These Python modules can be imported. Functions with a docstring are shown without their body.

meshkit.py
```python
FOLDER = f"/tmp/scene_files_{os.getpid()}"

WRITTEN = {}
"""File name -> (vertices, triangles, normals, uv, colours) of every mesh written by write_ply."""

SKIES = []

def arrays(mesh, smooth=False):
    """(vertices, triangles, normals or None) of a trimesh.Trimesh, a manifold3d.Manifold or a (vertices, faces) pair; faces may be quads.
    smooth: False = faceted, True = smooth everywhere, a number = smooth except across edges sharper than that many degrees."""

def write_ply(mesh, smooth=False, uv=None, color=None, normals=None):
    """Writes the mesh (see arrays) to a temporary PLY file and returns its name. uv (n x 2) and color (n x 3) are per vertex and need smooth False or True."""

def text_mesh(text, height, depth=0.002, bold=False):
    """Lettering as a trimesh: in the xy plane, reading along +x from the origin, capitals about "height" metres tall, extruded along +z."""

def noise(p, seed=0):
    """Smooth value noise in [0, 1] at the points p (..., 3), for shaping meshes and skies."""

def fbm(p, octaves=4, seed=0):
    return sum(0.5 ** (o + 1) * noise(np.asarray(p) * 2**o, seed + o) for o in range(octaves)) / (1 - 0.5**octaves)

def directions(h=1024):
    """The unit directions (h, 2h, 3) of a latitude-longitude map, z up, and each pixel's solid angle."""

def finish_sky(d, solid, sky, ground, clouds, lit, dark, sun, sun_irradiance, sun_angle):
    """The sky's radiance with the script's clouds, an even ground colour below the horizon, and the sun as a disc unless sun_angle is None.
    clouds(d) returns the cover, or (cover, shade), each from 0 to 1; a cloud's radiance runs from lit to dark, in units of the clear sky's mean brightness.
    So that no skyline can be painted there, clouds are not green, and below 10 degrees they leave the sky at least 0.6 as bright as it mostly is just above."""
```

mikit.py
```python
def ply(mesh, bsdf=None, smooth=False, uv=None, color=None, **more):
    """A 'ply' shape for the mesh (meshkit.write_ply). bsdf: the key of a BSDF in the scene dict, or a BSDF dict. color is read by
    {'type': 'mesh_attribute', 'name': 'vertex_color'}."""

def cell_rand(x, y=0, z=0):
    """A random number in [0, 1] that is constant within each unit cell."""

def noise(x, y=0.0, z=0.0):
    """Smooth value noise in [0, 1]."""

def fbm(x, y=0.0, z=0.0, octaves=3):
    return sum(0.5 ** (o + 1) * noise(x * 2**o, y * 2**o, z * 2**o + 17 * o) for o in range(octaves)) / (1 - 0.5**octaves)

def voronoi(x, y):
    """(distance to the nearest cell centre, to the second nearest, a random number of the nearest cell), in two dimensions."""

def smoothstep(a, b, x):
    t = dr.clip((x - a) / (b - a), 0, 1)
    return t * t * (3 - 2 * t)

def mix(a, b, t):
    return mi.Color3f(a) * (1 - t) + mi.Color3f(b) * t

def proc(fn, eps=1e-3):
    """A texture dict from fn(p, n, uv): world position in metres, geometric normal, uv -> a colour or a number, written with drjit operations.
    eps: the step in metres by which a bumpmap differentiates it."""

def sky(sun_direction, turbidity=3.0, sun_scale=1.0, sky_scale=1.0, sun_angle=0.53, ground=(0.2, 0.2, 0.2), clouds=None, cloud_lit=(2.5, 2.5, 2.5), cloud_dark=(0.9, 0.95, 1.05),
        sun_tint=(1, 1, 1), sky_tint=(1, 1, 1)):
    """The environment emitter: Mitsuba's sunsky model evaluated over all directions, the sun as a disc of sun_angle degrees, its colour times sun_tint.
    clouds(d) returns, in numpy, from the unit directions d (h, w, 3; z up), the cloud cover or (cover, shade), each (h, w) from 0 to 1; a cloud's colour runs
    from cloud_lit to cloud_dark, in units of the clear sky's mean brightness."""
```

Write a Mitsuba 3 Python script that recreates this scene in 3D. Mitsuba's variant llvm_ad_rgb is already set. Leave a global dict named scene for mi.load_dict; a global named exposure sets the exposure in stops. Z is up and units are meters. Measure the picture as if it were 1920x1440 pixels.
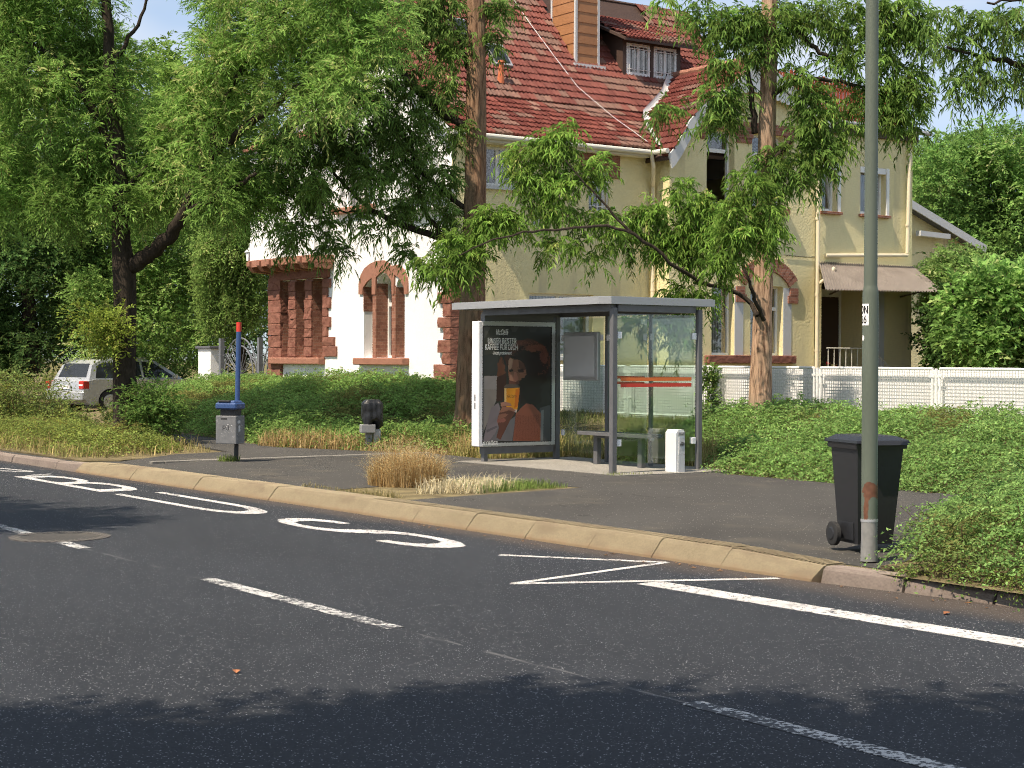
import math, random
import numpy as np, trimesh, drjit as dr, mitsuba as mi
import shapely, shapely.geometry as sg, shapely.ops as so
import manifold3d as m3
import mikit, meshkit
from mikit import noise, fbm, voronoi, cell_rand, smoothstep, mix

# ------------------------------------------------------------------ camera, sky, exposure
# World: x runs along the street (towards the right and the camera), y away from the street towards the houses, z up. The road is z = 0.
FOCAL, EYE = 3150.0, 1.66                      # focal length in pixels of a 1920 px wide picture; eye height
YAW, PITCH, ROLL = math.radians(54.9), math.atan(45 / 3150.0), 0.004
fw = np.array([-math.sin(YAW), math.cos(YAW), 0]); rt = np.array([math.cos(YAW), math.sin(YAW), 0]); upv = np.array([0, 0, 1.0])
CF = fw * math.cos(PITCH) - upv * math.sin(PITCH); CU0 = upv * math.cos(PITCH) + fw * math.sin(PITCH)
CR = rt * math.cos(ROLL) + CU0 * math.sin(ROLL); CU = CU0 * math.cos(ROLL) - rt * math.sin(ROLL)
CAM = np.array([0, 0, EYE])
scene, labels = {}, {}
scene['camera'] = {'type': 'perspective', 'fov': math.degrees(2 * math.atan(960 / FOCAL)), 'fov_axis': 'x', 'near_clip': 0.1, 'far_clip': 3000.0,
                   'to_world': mi.ScalarTransform4f().look_at(origin=CAM.tolist(), target=(CAM + CF).tolist(), up=CU.tolist())}
SUN = np.array([0.17, -1.0, 1.50]); SUN = SUN / np.linalg.norm(SUN)
exposure = 2.2


def sky_clouds(d):
    e = np.maximum(d[..., 2:3], 0.04)
    q = d * (1.6 / (e + 0.25))
    n = meshkit.fbm(q + [3.1, 7.7, 0.3], 5, 4)
    c = np.clip((n - 0.47) / 0.2, 0, 1)
    return 0.30 + 0.62 * c, np.clip((n - 0.6) * 1.2, 0, 0.3)


scene['sky'] = mikit.sky(SUN.tolist(), turbidity=3.0, clouds=sky_clouds, cloud_lit=(2.35, 2.4, 2.5), ground=(0.14, 0.15, 0.11), sun_tint=(0.975, 1.0, 1.06))

# ------------------------------------------------------------------ helpers


def ray(x, y):
    return CF + CR * (x - 960) / FOCAL + CU * (720 - y) / FOCAL


def at(x, y, ax, val):
    """The point of the plane {axis ax = val} that a survey sighting (x, y) hits."""
    d = ray(x, y)
    return CAM + d * ((val - CAM[ax]) / d[ax])


def atz(x, y, Z):
    return CAM + ray(x, y) * Z


def sun_up(g, z):
    """The point at height z that shades the ground point g."""
    return np.array([g[0] + SUN[0] / SUN[2] * z, g[1] + SUN[1] / SUN[2] * z, z])


used = set()


def key(base):
    k, i = base, 0
    while k in used:
        i += 1
        k = f'{base}_{i:03d}'
    used.add(k)
    return k


def lab(k, label=None, cat=None, group=None, kind=None):
    d = labels.setdefault(k, {})
    for n, v in (('label', label), ('category', cat), ('group', group), ('kind', kind)):
        if v: d[n] = v
    return k


def thing(base, label, cat, group=None):
    return lab(key(base), label, cat, group)


def ent(base, mesh, bsdf, smooth=False, color=None, label=None, kind=None, cat=None, group=None, **more):
    k = key(base)
    if isinstance(mesh, MB): mesh = mesh.mesh()
    scene[k] = mikit.ply(mesh, bsdf, smooth=smooth, color=color, **more)
    if label or kind or cat: lab(k, label, cat, group, kind)
    return k


class MB:
    """Collects boxes, bars, tubes and prisms into one mesh."""

    def __init__(s): s.v, s.f, s.n, s.c = [], [], 0, []

    def add(s, v, f, c=None):
        v = np.asarray(v, float); f = np.asarray(f, int)
        if f.shape[1] == 4: f = np.vstack([f[:, [0, 1, 2]], f[:, [0, 2, 3]]])
        s.v.append(v); s.f.append(f + s.n); s.n += len(v)
        if c is not None: s.c.append(np.broadcast_to(np.asarray(c, float), (len(v), 3)))
        return s

    def tm(s, m, c=None): return s.add(m.vertices, m.faces, c)

    def box(s, x0, x1, y0, y1, z0, z1, ch=0.0, c=None):
        x0, x1 = min(x0, x1), max(x0, x1); y0, y1 = min(y0, y1), max(y0, y1); z0, z1 = min(z0, z1), max(z0, z1)
        if ch <= 0:
            v = np.array([[x, y, z] for z in (z0, z1) for y in (y0, y1) for x in (x0, x1)])
            return s.add(v, BOXF, c)
        m = hullbox((x1 - x0, y1 - y0, z1 - z0), ch)
        return s.add(m[0] + [(x0 + x1) / 2, (y0 + y1) / 2, (z0 + z1) / 2], m[1], c)

    def obox(s, cen, size, rotz=0.0, ch=0.0, mat=None, c=None):
        a = MB().box(-size[0] / 2, size[0] / 2, -size[1] / 2, size[1] / 2, -size[2] / 2, size[2] / 2, ch)
        R = rz(rotz) if mat is None else np.asarray(mat)
        m = a.mesh()
        return s.add(m[0] @ R.T + np.asarray(cen, float), m[1], c)

    def bar(s, a, b, w, h, upd=(0, 0, 1), c=None):
        """A rectangular bar from a to b, w wide and h high."""
        a, b = np.asarray(a, float), np.asarray(b, float); d = b - a; L = np.linalg.norm(d); d = d / L
        sd = np.cross(d, upd); sd /= np.linalg.norm(sd); u2 = np.cross(sd, d)
        return s.obox((a + b) / 2, (L, w, h), mat=np.stack([d, sd, u2], 1), c=c)

    def tube(s, pts, r, sides=8, cap=True, c=None):
        p = np.asarray(pts, float); r = np.broadcast_to(np.asarray(r, float), (len(p),))
        t = np.gradient(p, axis=0); t /= np.linalg.norm(t, axis=1, keepdims=True) + 1e-12
        a = np.cross(t[0], [0, 0, 1.0] if abs(t[0][2]) < 0.9 else [1.0, 0, 0]); out = []
        for i in range(len(p)):
            a = a - t[i] * (a @ t[i]); a = a / (np.linalg.norm(a) + 1e-12); b = np.cross(t[i], a)
            g = np.arange(sides) * 2 * np.pi / sides
            out.append(p[i] + r[i] * (np.cos(g)[:, None] * a + np.sin(g)[:, None] * b))
        v = np.vstack(out); f = []
        for i in range(len(p) - 1):
            for j in range(sides):
                k = (j + 1) % sides
                f += [[i * sides + j, i * sides + k, (i + 1) * sides + k], [i * sides + j, (i + 1) * sides + k, (i + 1) * sides + j]]
        if cap:
            v = np.vstack([v, p[0], p[-1]]); n = len(v); e = (len(p) - 1) * sides
            for j in range(sides):
                k = (j + 1) % sides
                f += [[n - 2, k, j], [n - 1, e + j, e + k]]
        return s.add(v, f, c)

    def prism(s, poly, ax, a, b, c=None):
        """A 2-d polygon (points or shapely) extruded along axis ax from a to b. ax 0: (y, z), ax 1: (x, z), ax 2: (x, y)."""
        if not hasattr(poly, 'geom_type'): poly = sg.Polygon(poly)
        for g in getattr(poly, 'geoms', [poly]):
            if g.is_empty or g.area < 1e-9: continue
            m = trimesh.creation.extrude_polygon(g, abs(b - a), engine='earcut')
            p = np.array(m.vertices); f = np.array(m.faces); h = p[:, 2] + min(a, b)
            if ax == 0: v = np.stack([h, p[:, 0], p[:, 1]], 1)
            elif ax == 1: v = np.stack([p[:, 0], h, p[:, 1]], 1); f = f[:, ::-1]
            else: v = np.stack([p[:, 0], p[:, 1], h], 1)
            s.add(v, f, c)
        return s

    def mesh(s): return np.vstack(s.v), np.vstack(s.f)

    def cols(s): return np.vstack(s.c)


BOXF = np.array([[0, 2, 3], [0, 3, 1], [4, 5, 7], [4, 7, 6], [0, 1, 5], [0, 5, 4], [2, 6, 7], [2, 7, 3], [0, 4, 6], [0, 6, 2], [1, 3, 7], [1, 7, 5]])


def rz(a):
    c, s = math.cos(a), math.sin(a)
    return np.array([[c, -s, 0], [s, c, 0], [0, 0, 1.0]])


def hull(pts):
    m = m3.Manifold.hull_points(np.asarray(pts, float)).to_mesh()
    return np.array(m.vert_properties[:, :3], float), np.array(m.tri_verts, int)


def hullbox(size, ch):
    x, y, z = np.asarray(size, float) / 2
    ch = min(ch, 0.45 * min(size))
    p = [[sx * (x - a), sy * (y - b), sz * (z - c)] for sx in (-1, 1) for sy in (-1, 1) for sz in (-1, 1) for a, b, c in ((ch, ch, 0), (ch, 0, ch), (0, ch, ch))]
    return hull(p)


def flatpoly(pts, z=0.0, t=0.003):
    """A thin sheet lying on the ground."""
    return MB().prism(pts, 2, z - t, z)


def text_at(txt, height, origin, xdir, ydir, bold=False, width=None, shear=0.0, depth=0.002):
    m = meshkit.text_mesh(txt, height, depth, bold)
    v = np.array(m.vertices)
    v[:, 0] += shear * v[:, 1]
    v[:, 0] -= v[:, 0].min()
    if width: v[:, 0] *= width / v[:, 0].max()
    X, Y = np.asarray(xdir, float), np.asarray(ydir, float); N = np.cross(X, Y)
    return np.asarray(origin, float) + v[:, :1] * X + v[:, 1:2] * Y + v[:, 2:] * N, np.array(m.faces)


# ------------------------------------------------------------------ materials
def two(b): return {'type': 'twosided', 'bsdf': b}


def pm(name, col, rough=0.6, metal=0.0, spec=0.5, bump=None, bscale=None, clear=0.0):
    c = col if isinstance(col, dict) else {'type': 'rgb', 'value': list(col)}
    b = {'type': 'principled', 'base_color': c, 'roughness': rough, 'metallic': metal, 'specular': spec}
    if clear: b |= {'clearcoat': clear, 'clearcoat_gloss': 0.9}
    if bump is not None: b = {'type': 'bumpmap', 'arbitrary': bump, 'scale': bscale or 1.0, 'bsdf': b}
    scene[name] = two(b)
    return name


C3 = mi.Color3f


def t_asphalt(p, n, uv):
    g = 0.5 * noise(p.x * 90, p.y * 90) + 0.5 * noise(p.x * 210, p.y * 210)
    big = 0.6 * fbm(p.x * 0.35, p.y * 1.1, 0, 3) + 0.4 * fbm(p.x * 2.1, p.y * 2.6, 5, 3)
    track = dr.exp(-dr.square((p.y - 3.4) / 0.5)) + dr.exp(-dr.square((p.y - 6.9) / 0.45)) + dr.exp(-dr.square((p.y - 1.6) / 0.5))
    c = mix((0.0105, 0.0128, 0.016), (0.0235, 0.0268, 0.0315), g) * (0.74 + 0.52 * big - 0.08 * track)
    # bright stone chips, about one in a square of two centimetres
    r = cell_rand(p.x * 170, p.y * 170, 5); k = cell_rand(p.x * 170, p.y * 170, 9)
    c = dr.select(r > 0.966, C3(0.08 + 0.42 * k * k, 0.08 + 0.42 * k * k, 0.085 + 0.43 * k * k), c)
    # brown dust along the kerb and a pale worn joint line between the lanes
    dust = smoothstep(8.55, 9.02, p.y + 0.25 * (fbm(p.x * 2.2, p.y * 2.2, 3, 3) - 0.5))
    c = mix(c, (0.085, 0.063, 0.045), 0.5 * dust)
    w = dr.exp(-dr.square((p.y - 5.37 - 0.02 * (noise(p.x * 1.3) - 0.5)) / 0.016)) * smoothstep(0.46, 0.6, fbm(p.x * 5.0, p.y * 40, 4, 3))
    return mix(c, (0.15, 0.15, 0.15), 0.5 * w)


def t_pave(p, n, uv):
    g = 0.6 * noise(p.x * 70, p.y * 70) + 0.4 * noise(p.x * 160, p.y * 160)
    big = fbm(p.x * 0.8, p.y * 0.8, 2, 4)
    c = mix((0.032, 0.0312, 0.0288), (0.060, 0.058, 0.0535), g) * (0.72 + 0.5 * big)
    cr = 1 - smoothstep(0.0, 0.010, dr.abs(fbm(p.x * 0.9 + 11, p.y * 0.9, 3, 4) - 0.5))
    c = c * (1 - 0.45 * cr * smoothstep(0.45, 0.6, noise(p.x * 0.7, p.y * 0.7, 9)))
    r = cell_rand(p.x * 120, p.y * 120, 3)
    c = dr.select(r > 0.990, C3(0.24, 0.225, 0.195), c)
    return mix(c, (0.09, 0.08, 0.062), 0.45 * smoothstep(0.58, 0.85, fbm(p.x * 1.7 + 4, p.y * 1.7, 7, 4)))


def t_pad(p, n, uv):
    c = mix((0.15, 0.143, 0.125), (0.21, 0.20, 0.178), noise(p.x * 60, p.y * 60))
    return c * (0.75 + 0.4 * fbm(p.x * 1.5, p.y * 1.5, 1, 3))


def t_kerb(p, n, uv):
    g = 0.5 * noise(p.x * 80, p.y * 80, p.z * 80) + 0.5 * fbm(p.x * 9, p.y * 9, p.z * 9, 3)
    c = mix((0.16, 0.130, 0.080), (0.25, 0.208, 0.134), g)
    c = c * (0.86 + 0.28 * noise(p.x * 0.95 + 3, 0.5, 0.5))
    st = smoothstep(0.50, 0.74, fbm(p.x * 2.3, p.y * 2.3, p.z * 5, 4))
    c = mix(c, (0.15, 0.115, 0.075), 0.7 * st)
    return mix(c, (0.20, 0.13, 0.075), 0.6 * (1 - smoothstep(0.0, 0.06, p.z + 0.02 * (noise(p.x * 15) - 0.5))))


def t_kerb_old(p, n, uv):
    c = mix((0.115, 0.09, 0.075), (0.24, 0.20, 0.17), 0.5 * noise(p.x * 70, p.y * 70, p.z * 70) + 0.5 * fbm(p.x * 6, p.y * 6, p.z * 6, 3))
    return c


def t_paint(p, n, uv):
    w = fbm(p.x * 42, p.y * 42, 1, 3)
    worn = smoothstep(0.60, 0.72, w + 0.25 * (fbm(p.x * 2.5, p.y * 2.5, 8, 2) - 0.5))
    return mix(mix((0.48, 0.47, 0.45), (0.38, 0.37, 0.35), noise(p.x * 9, p.y * 9)), (0.07, 0.07, 0.07), worn)


def t_paint_worn(p, n, uv):
    w = fbm(p.x * 55, p.y * 55, 1, 3)
    across = dr.abs(p.y - 5.39) * 2.2
    worn = smoothstep(0.47, 0.56, w + 0.5 * (fbm(p.x * 3.0, p.y * 9, 8, 2) - 0.5) + 0.35 * across)
    return mix((0.38, 0.38, 0.365), (0.045, 0.047, 0.05), worn)


def t_white(p, n, uv):
    big = fbm(p.x * 0.7, p.y * 0.7, p.z * 0.5, 3)
    streak = fbm(p.x * 6, p.y * 6, p.z * 0.7, 3)
    return mix((0.87, 0.87, 0.865), (0.79, 0.785, 0.77), big) * (0.95 + 0.07 * noise(p.x * 40, p.y * 40, p.z * 40)) * (0.97 + 0.06 * streak)


def t_yellow(p, n, uv):
    big = fbm(p.x * 0.6, p.y * 0.6, p.z * 0.6, 4)
    streak = fbm(p.x * 4, p.y * 4, p.z * 0.35, 4)
    c = mix((0.66, 0.59, 0.325), (0.75, 0.675, 0.40), big)
    c = c * (0.93 + 0.14 * noise(p.x * 38, p.y * 38, p.z * 38))
    c = mix(c, (0.40, 0.355, 0.24), 0.5 * smoothstep(0.55, 0.8, streak))
    return c


def h_stucco(p, n, uv):
    return fbm(p.x * 26, p.y * 26, p.z * 26, 3)


def t_stone(p, n, uv):
    g = fbm(p.x * 5.5, p.y * 5.5, p.z * 5.5, 4)
    c = mix((0.165, 0.068, 0.049), (0.29, 0.138, 0.100), g)
    return mix(c, (0.16, 0.06, 0.045), 0.8 * smoothstep(0.60, 0.72, fbm(p.x * 13 + 3, p.y * 13, p.z * 13, 3)))


def h_stone(p, n, uv):
    return fbm(p.x * 14, p.y * 14, p.z * 14, 4)


def t_brick(p, n, uv):
    row = dr.floor(p.z / 0.077)
    a = p.x + p.y + 0.06 * row
    m = smoothstep(0.05, 0.11, dr.abs(p.z / 0.077 - row - 0.5) * -2 + 1) * smoothstep(0.02, 0.05, dr.abs(a / 0.125 - dr.floor(a / 0.125) - 0.5) * -2 + 1)
    r = cell_rand(a / 0.125, row, 3)
    c = mix((0.20, 0.085, 0.058), (0.33, 0.155, 0.105), r) * (0.85 + 0.3 * noise(p.x * 60, p.y * 60, p.z * 60))
    return mix((0.32, 0.25, 0.20), c, m)


def t_trim(p, n, uv):
    return mix((0.27, 0.125, 0.085), (0.35, 0.172, 0.120), fbm(p.x * 7, p.y * 7, p.z * 7, 3))


def t_bark_red_shade(p, n, uv):  # reddish bark, darkened: shade of the neighbouring trees is in the colour
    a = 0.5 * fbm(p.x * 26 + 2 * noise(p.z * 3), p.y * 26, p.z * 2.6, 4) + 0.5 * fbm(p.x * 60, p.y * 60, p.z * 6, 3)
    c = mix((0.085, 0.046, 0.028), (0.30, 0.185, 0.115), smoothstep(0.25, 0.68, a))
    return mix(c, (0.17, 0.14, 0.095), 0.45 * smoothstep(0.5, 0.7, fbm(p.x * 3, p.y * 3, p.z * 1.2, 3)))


def t_bark_pale_sunlit(p, n, uv):  # same bark grain, flaking and paler, with sunlight put into the colour
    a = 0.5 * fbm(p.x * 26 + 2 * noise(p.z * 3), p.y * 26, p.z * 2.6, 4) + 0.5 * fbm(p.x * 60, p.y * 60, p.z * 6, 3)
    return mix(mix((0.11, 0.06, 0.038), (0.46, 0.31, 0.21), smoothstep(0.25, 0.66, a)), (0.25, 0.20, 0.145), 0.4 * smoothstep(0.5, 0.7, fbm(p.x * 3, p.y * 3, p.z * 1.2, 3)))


def h_bark(p, n, uv):
    return fbm(p.x * 24 + 2 * noise(p.z * 3), p.y * 24, p.z * 2.4, 4)


def t_bark_dark(p, n, uv):
    a = fbm(p.x * 22, p.y * 22, p.z * 5, 4)
    return mix((0.016, 0.013, 0.010), (0.066, 0.052, 0.040), a)


def t_soil(p, n, uv):
    return mix((0.06, 0.05, 0.03), (0.17, 0.14, 0.075), fbm(p.x * 5, p.y * 5, 1, 4))


def t_lawn(p, n, uv):
    return mix((0.05, 0.055, 0.022), (0.15, 0.13, 0.06), fbm(p.x * 1.2, p.y * 1.2, 1, 4))


def t_splat(p, n, uv):
    r = noise(p.x * 95, p.y * 95, p.z * 95)
    s = smoothstep(0.80, 0.86, r) * smoothstep(0.40, 0.6, noise(p.x * 9, p.y * 9, p.z * 9))
    return mix(mix((0.125, 0.13, 0.135), (0.175, 0.18, 0.185), fbm(p.x * 20, p.y * 20, p.z * 20, 2)), (0.62, 0.62, 0.62), s)


def t_green(p, n, uv):
    g = fbm(p.x * 8, p.y * 8, p.z * 1.5, 4)
    c = mix((0.085, 0.105, 0.080), (0.120, 0.142, 0.108), g)
    low = 1 - smoothstep(0.40, 0.46, p.z + 0.05 * (noise(p.x * 30, p.y * 30, p.z * 8) - 0.5))
    c = mix(c, mix((0.16, 0.165, 0.16), (0.27, 0.265, 0.25), fbm(p.x * 30, p.y * 30, p.z * 30, 3)), low)
    d = dr.sqrt(dr.square((p.x + 8.97) / 0.055) + dr.square((p.z - 0.67) / 0.075)) + 0.9 * (fbm(p.x * 28, p.y * 28, p.z * 28, 3) - 0.5)
    d2 = dr.sqrt(dr.square((p.x + 8.985) / 0.022) + dr.square((p.z - 0.53) / 0.10)) + 0.9 * (fbm(p.x * 28, p.y * 28, p.z * 28, 3) - 0.5)
    rust = (1 - smoothstep(0.85, 1.0, dr.minimum(d, d2)))
    return mix(c, mix((0.09, 0.038, 0.02), (0.16, 0.07, 0.038), noise(p.x * 40, p.y * 40, p.z * 40)), rust)


def t_steel(p, n, uv):
    return mix((0.095, 0.095, 0.10), (0.14, 0.14, 0.145), fbm(p.x * 12, p.y * 12, p.z * 6, 3))


def t_corr(p, n, uv):
    return mix((0.13, 0.112, 0.098), (0.235, 0.205, 0.18), fbm(p.x * 3, p.y * 5, p.z * 3, 4))


def t_curtain(p, n, uv):
    return mix((0.07, 0.075, 0.08), (0.22, 0.225, 0.23), 0.5 + 0.5 * dr.sin(p.y * 75 + p.x * 75 + 4 * noise(p.y * 6 + p.x * 6, p.z * 0.6)))


def t_chim(p, n, uv):
    return mix((0.28, 0.125, 0.05), (0.36, 0.172, 0.075), fbm(p.x * 4, p.y * 4, p.z * 4, 3))


def t_manhole(p, n, uv):
    k = smoothstep(0.35, 0.5, dr.abs(dr.sin(p.x * 60)) * dr.abs(dr.sin(p.y * 60)))
    return mix((0.06, 0.052, 0.045), (0.16, 0.145, 0.125), k)


pm('m_asphalt', mikit.proc(t_asphalt), 0.78, spec=0.35)
pm('m_pave', mikit.proc(t_pave), 0.9, spec=0.25)
pm('m_pad', mikit.proc(t_pad), 0.9, spec=0.3)
pm('m_kerb', mikit.proc(t_kerb), 0.9, spec=0.3)
pm('m_kerb_old', mikit.proc(t_kerb_old), 0.9, spec=0.3)
pm('m_paint', mikit.proc(t_paint), 0.7)
pm('m_paint_worn', mikit.proc(t_paint_worn), 0.75)
pm('m_white', mikit.proc(t_white), 0.9, spec=0.2)
pm('m_yellow', mikit.proc(t_yellow), 0.92, spec=0.2, bump=mikit.proc(h_stucco, 4e-3), bscale=0.010)
pm('m_stone', mikit.proc(t_stone), 0.92, spec=0.2, bump=mikit.proc(h_stone, 4e-3), bscale=0.02)
pm('m_brick', mikit.proc(t_brick), 0.9, spec=0.2)
pm('m_trim', mikit.proc(t_trim), 0.85, spec=0.3)
pm('m_bark_red', mikit.proc(t_bark_red_shade), 0.95, spec=0.15, bump=mikit.proc(h_bark, 4e-3), bscale=0.03)
pm('m_bark_pale', mikit.proc(t_bark_pale_sunlit), 0.95, spec=0.15, bump=mikit.proc(h_bark, 4e-3), bscale=0.03)
pm('m_bark_dark', mikit.proc(t_bark_dark), 0.95, spec=0.15, bump=mikit.proc(h_bark, 4e-3), bscale=0.03)
pm('m_soil', mikit.proc(t_soil), 0.95, spec=0.1)
pm('m_lawn', mikit.proc(t_lawn), 0.95, spec=0.1)
pm('m_splat', mikit.proc(t_splat), 0.5)
pm('m_pole', mikit.proc(t_green), 0.5)
pm('m_steel', mikit.proc(t_steel), 0.45)
pm('m_corr', mikit.proc(t_corr), 0.55)
pm('m_curtain', mikit.proc(t_curtain), 0.9)
pm('m_chim', mikit.proc(t_chim), 0.6)
pm('m_manhole', mikit.proc(t_manhole), 0.6, metal=0.3)
for nm, col, ro, me in (('m_white_paint', (0.74, 0.74, 0.72), 0.45, 0), ('m_grey_white', (0.52, 0.53, 0.53), 0.5, 0), ('m_alu', (0.50, 0.51, 0.50), 0.38, 0.5), ('m_alu_white', (0.80, 0.80, 0.82), 0.4, 0.1), ('m_roof_grey', (0.36, 0.37, 0.38), 0.4, 0.3),
                        ('m_dark', (0.03, 0.03, 0.032), 0.6, 0), ('m_black_plastic', (0.016, 0.017, 0.019), 0.38, 0), ('m_bin', (0.020, 0.021, 0.024), 0.36, 0), ('m_rubber', (0.02, 0.02, 0.02), 0.8, 0),
                        ('m_blue', (0.035, 0.075, 0.20), 0.4, 0), ('m_red', (0.62, 0.045, 0.025), 0.4, 0), ('m_orange', (0.72, 0.16, 0.03), 0.5, 0), ('m_stripe_dark', (0.52, 0.05, 0.03), 0.5, 0), ('m_gutter', (0.62, 0.60, 0.52), 0.5, 0), ('m_pipe', (0.70, 0.62, 0.44), 0.5, 0),
                        ('m_zinc', (0.42, 0.43, 0.44), 0.45, 0.4), ('m_wood_dark', (0.06, 0.035, 0.025), 0.7, 0), ('m_wood_red', (0.40, 0.075, 0.03), 0.65, 0), ('m_slate', (0.10, 0.105, 0.12), 0.7, 0), ('m_gate', (0.17, 0.18, 0.20), 0.5, 0.2), ('m_wire', (0.55, 0.55, 0.53), 0.5, 0.3),
                        ('m_car', (0.44, 0.46, 0.48), 0.28, 0.35), ('m_car_glass', (0.02, 0.023, 0.026), 0.06, 0), ('m_tail', (0.45, 0.03, 0.02), 0.2, 0), ('m_grey_box', (0.22, 0.225, 0.23), 0.55, 0), ('m_lead', (0.60, 0.60, 0.58), 0.6, 0), ('m_clay_pipe', (0.52, 0.15, 0.06), 0.7, 0),
                        ('m_print_white', (0.78, 0.77, 0.74), 0.5, 0), ('m_print_black', (0.02, 0.02, 0.02), 0.5, 0), ('m_dead_leaf', (0.30, 0.12, 0.05), 0.8, 0), ('m_room', (0.05, 0.048, 0.045), 0.9, 0), ('m_flower', (0.7, 0.03, 0.03), 0.7, 0)):
    pm(nm, col, ro, me)
scene['m_glass'] = {'type': 'thindielectric', 'int_ior': 1.5}
scene['m_tint_glass'] = {'type': 'thindielectric', 'int_ior': 1.38, 'specular_transmittance': {'type': 'rgb', 'value': [0.84, 0.90, 0.87]}}
VC = {'type': 'mesh_attribute', 'name': 'vertex_color'}
scene['m_leaf'] = {'type': 'principledthin', 'base_color': VC, 'roughness': 0.42, 'diff_trans': 0.9, 'eta': 1.45}
scene['m_grass'] = {'type': 'principledthin', 'base_color': VC, 'roughness': 0.7, 'diff_trans': 0.5, 'eta': 1.3}
scene['m_vc'] = two({'type': 'principled', 'base_color': VC, 'roughness': 0.75, 'specular': 0.3})
scene['m_vc_gloss'] = two({'type': 'principled', 'base_color': VC, 'roughness': 0.35, 'specular': 0.5})

# ------------------------------------------------------------------ ground, road, pavement, kerbs, markings
rng = np.random.default_rng(7)
lab(ent('ground', flatpoly([(-600, -400), (400, -400), (400, 700), (-600, 700)], -0.09), 'm_lawn'), 'wide grassy ground reaching to the horizon', kind='structure')


def kerb_v(u): return np.interp(u, [-140, -24, -22.7, -19, -16, -10, -9, -8, -6.5, 40], [8.95, 8.98, 9.0, 9.08, 9.13, 9.20, 9.22, 9.38, 9.48, 9.6])
def kerb_z(u): return np.interp(u, [-140, -24.6, -23.6, -22.6, -10.2, -8.95, -7.5, 40], [0.10, 0.10, 0.13, 0.16, 0.16, 0.115, 0.09, 0.09])


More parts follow.
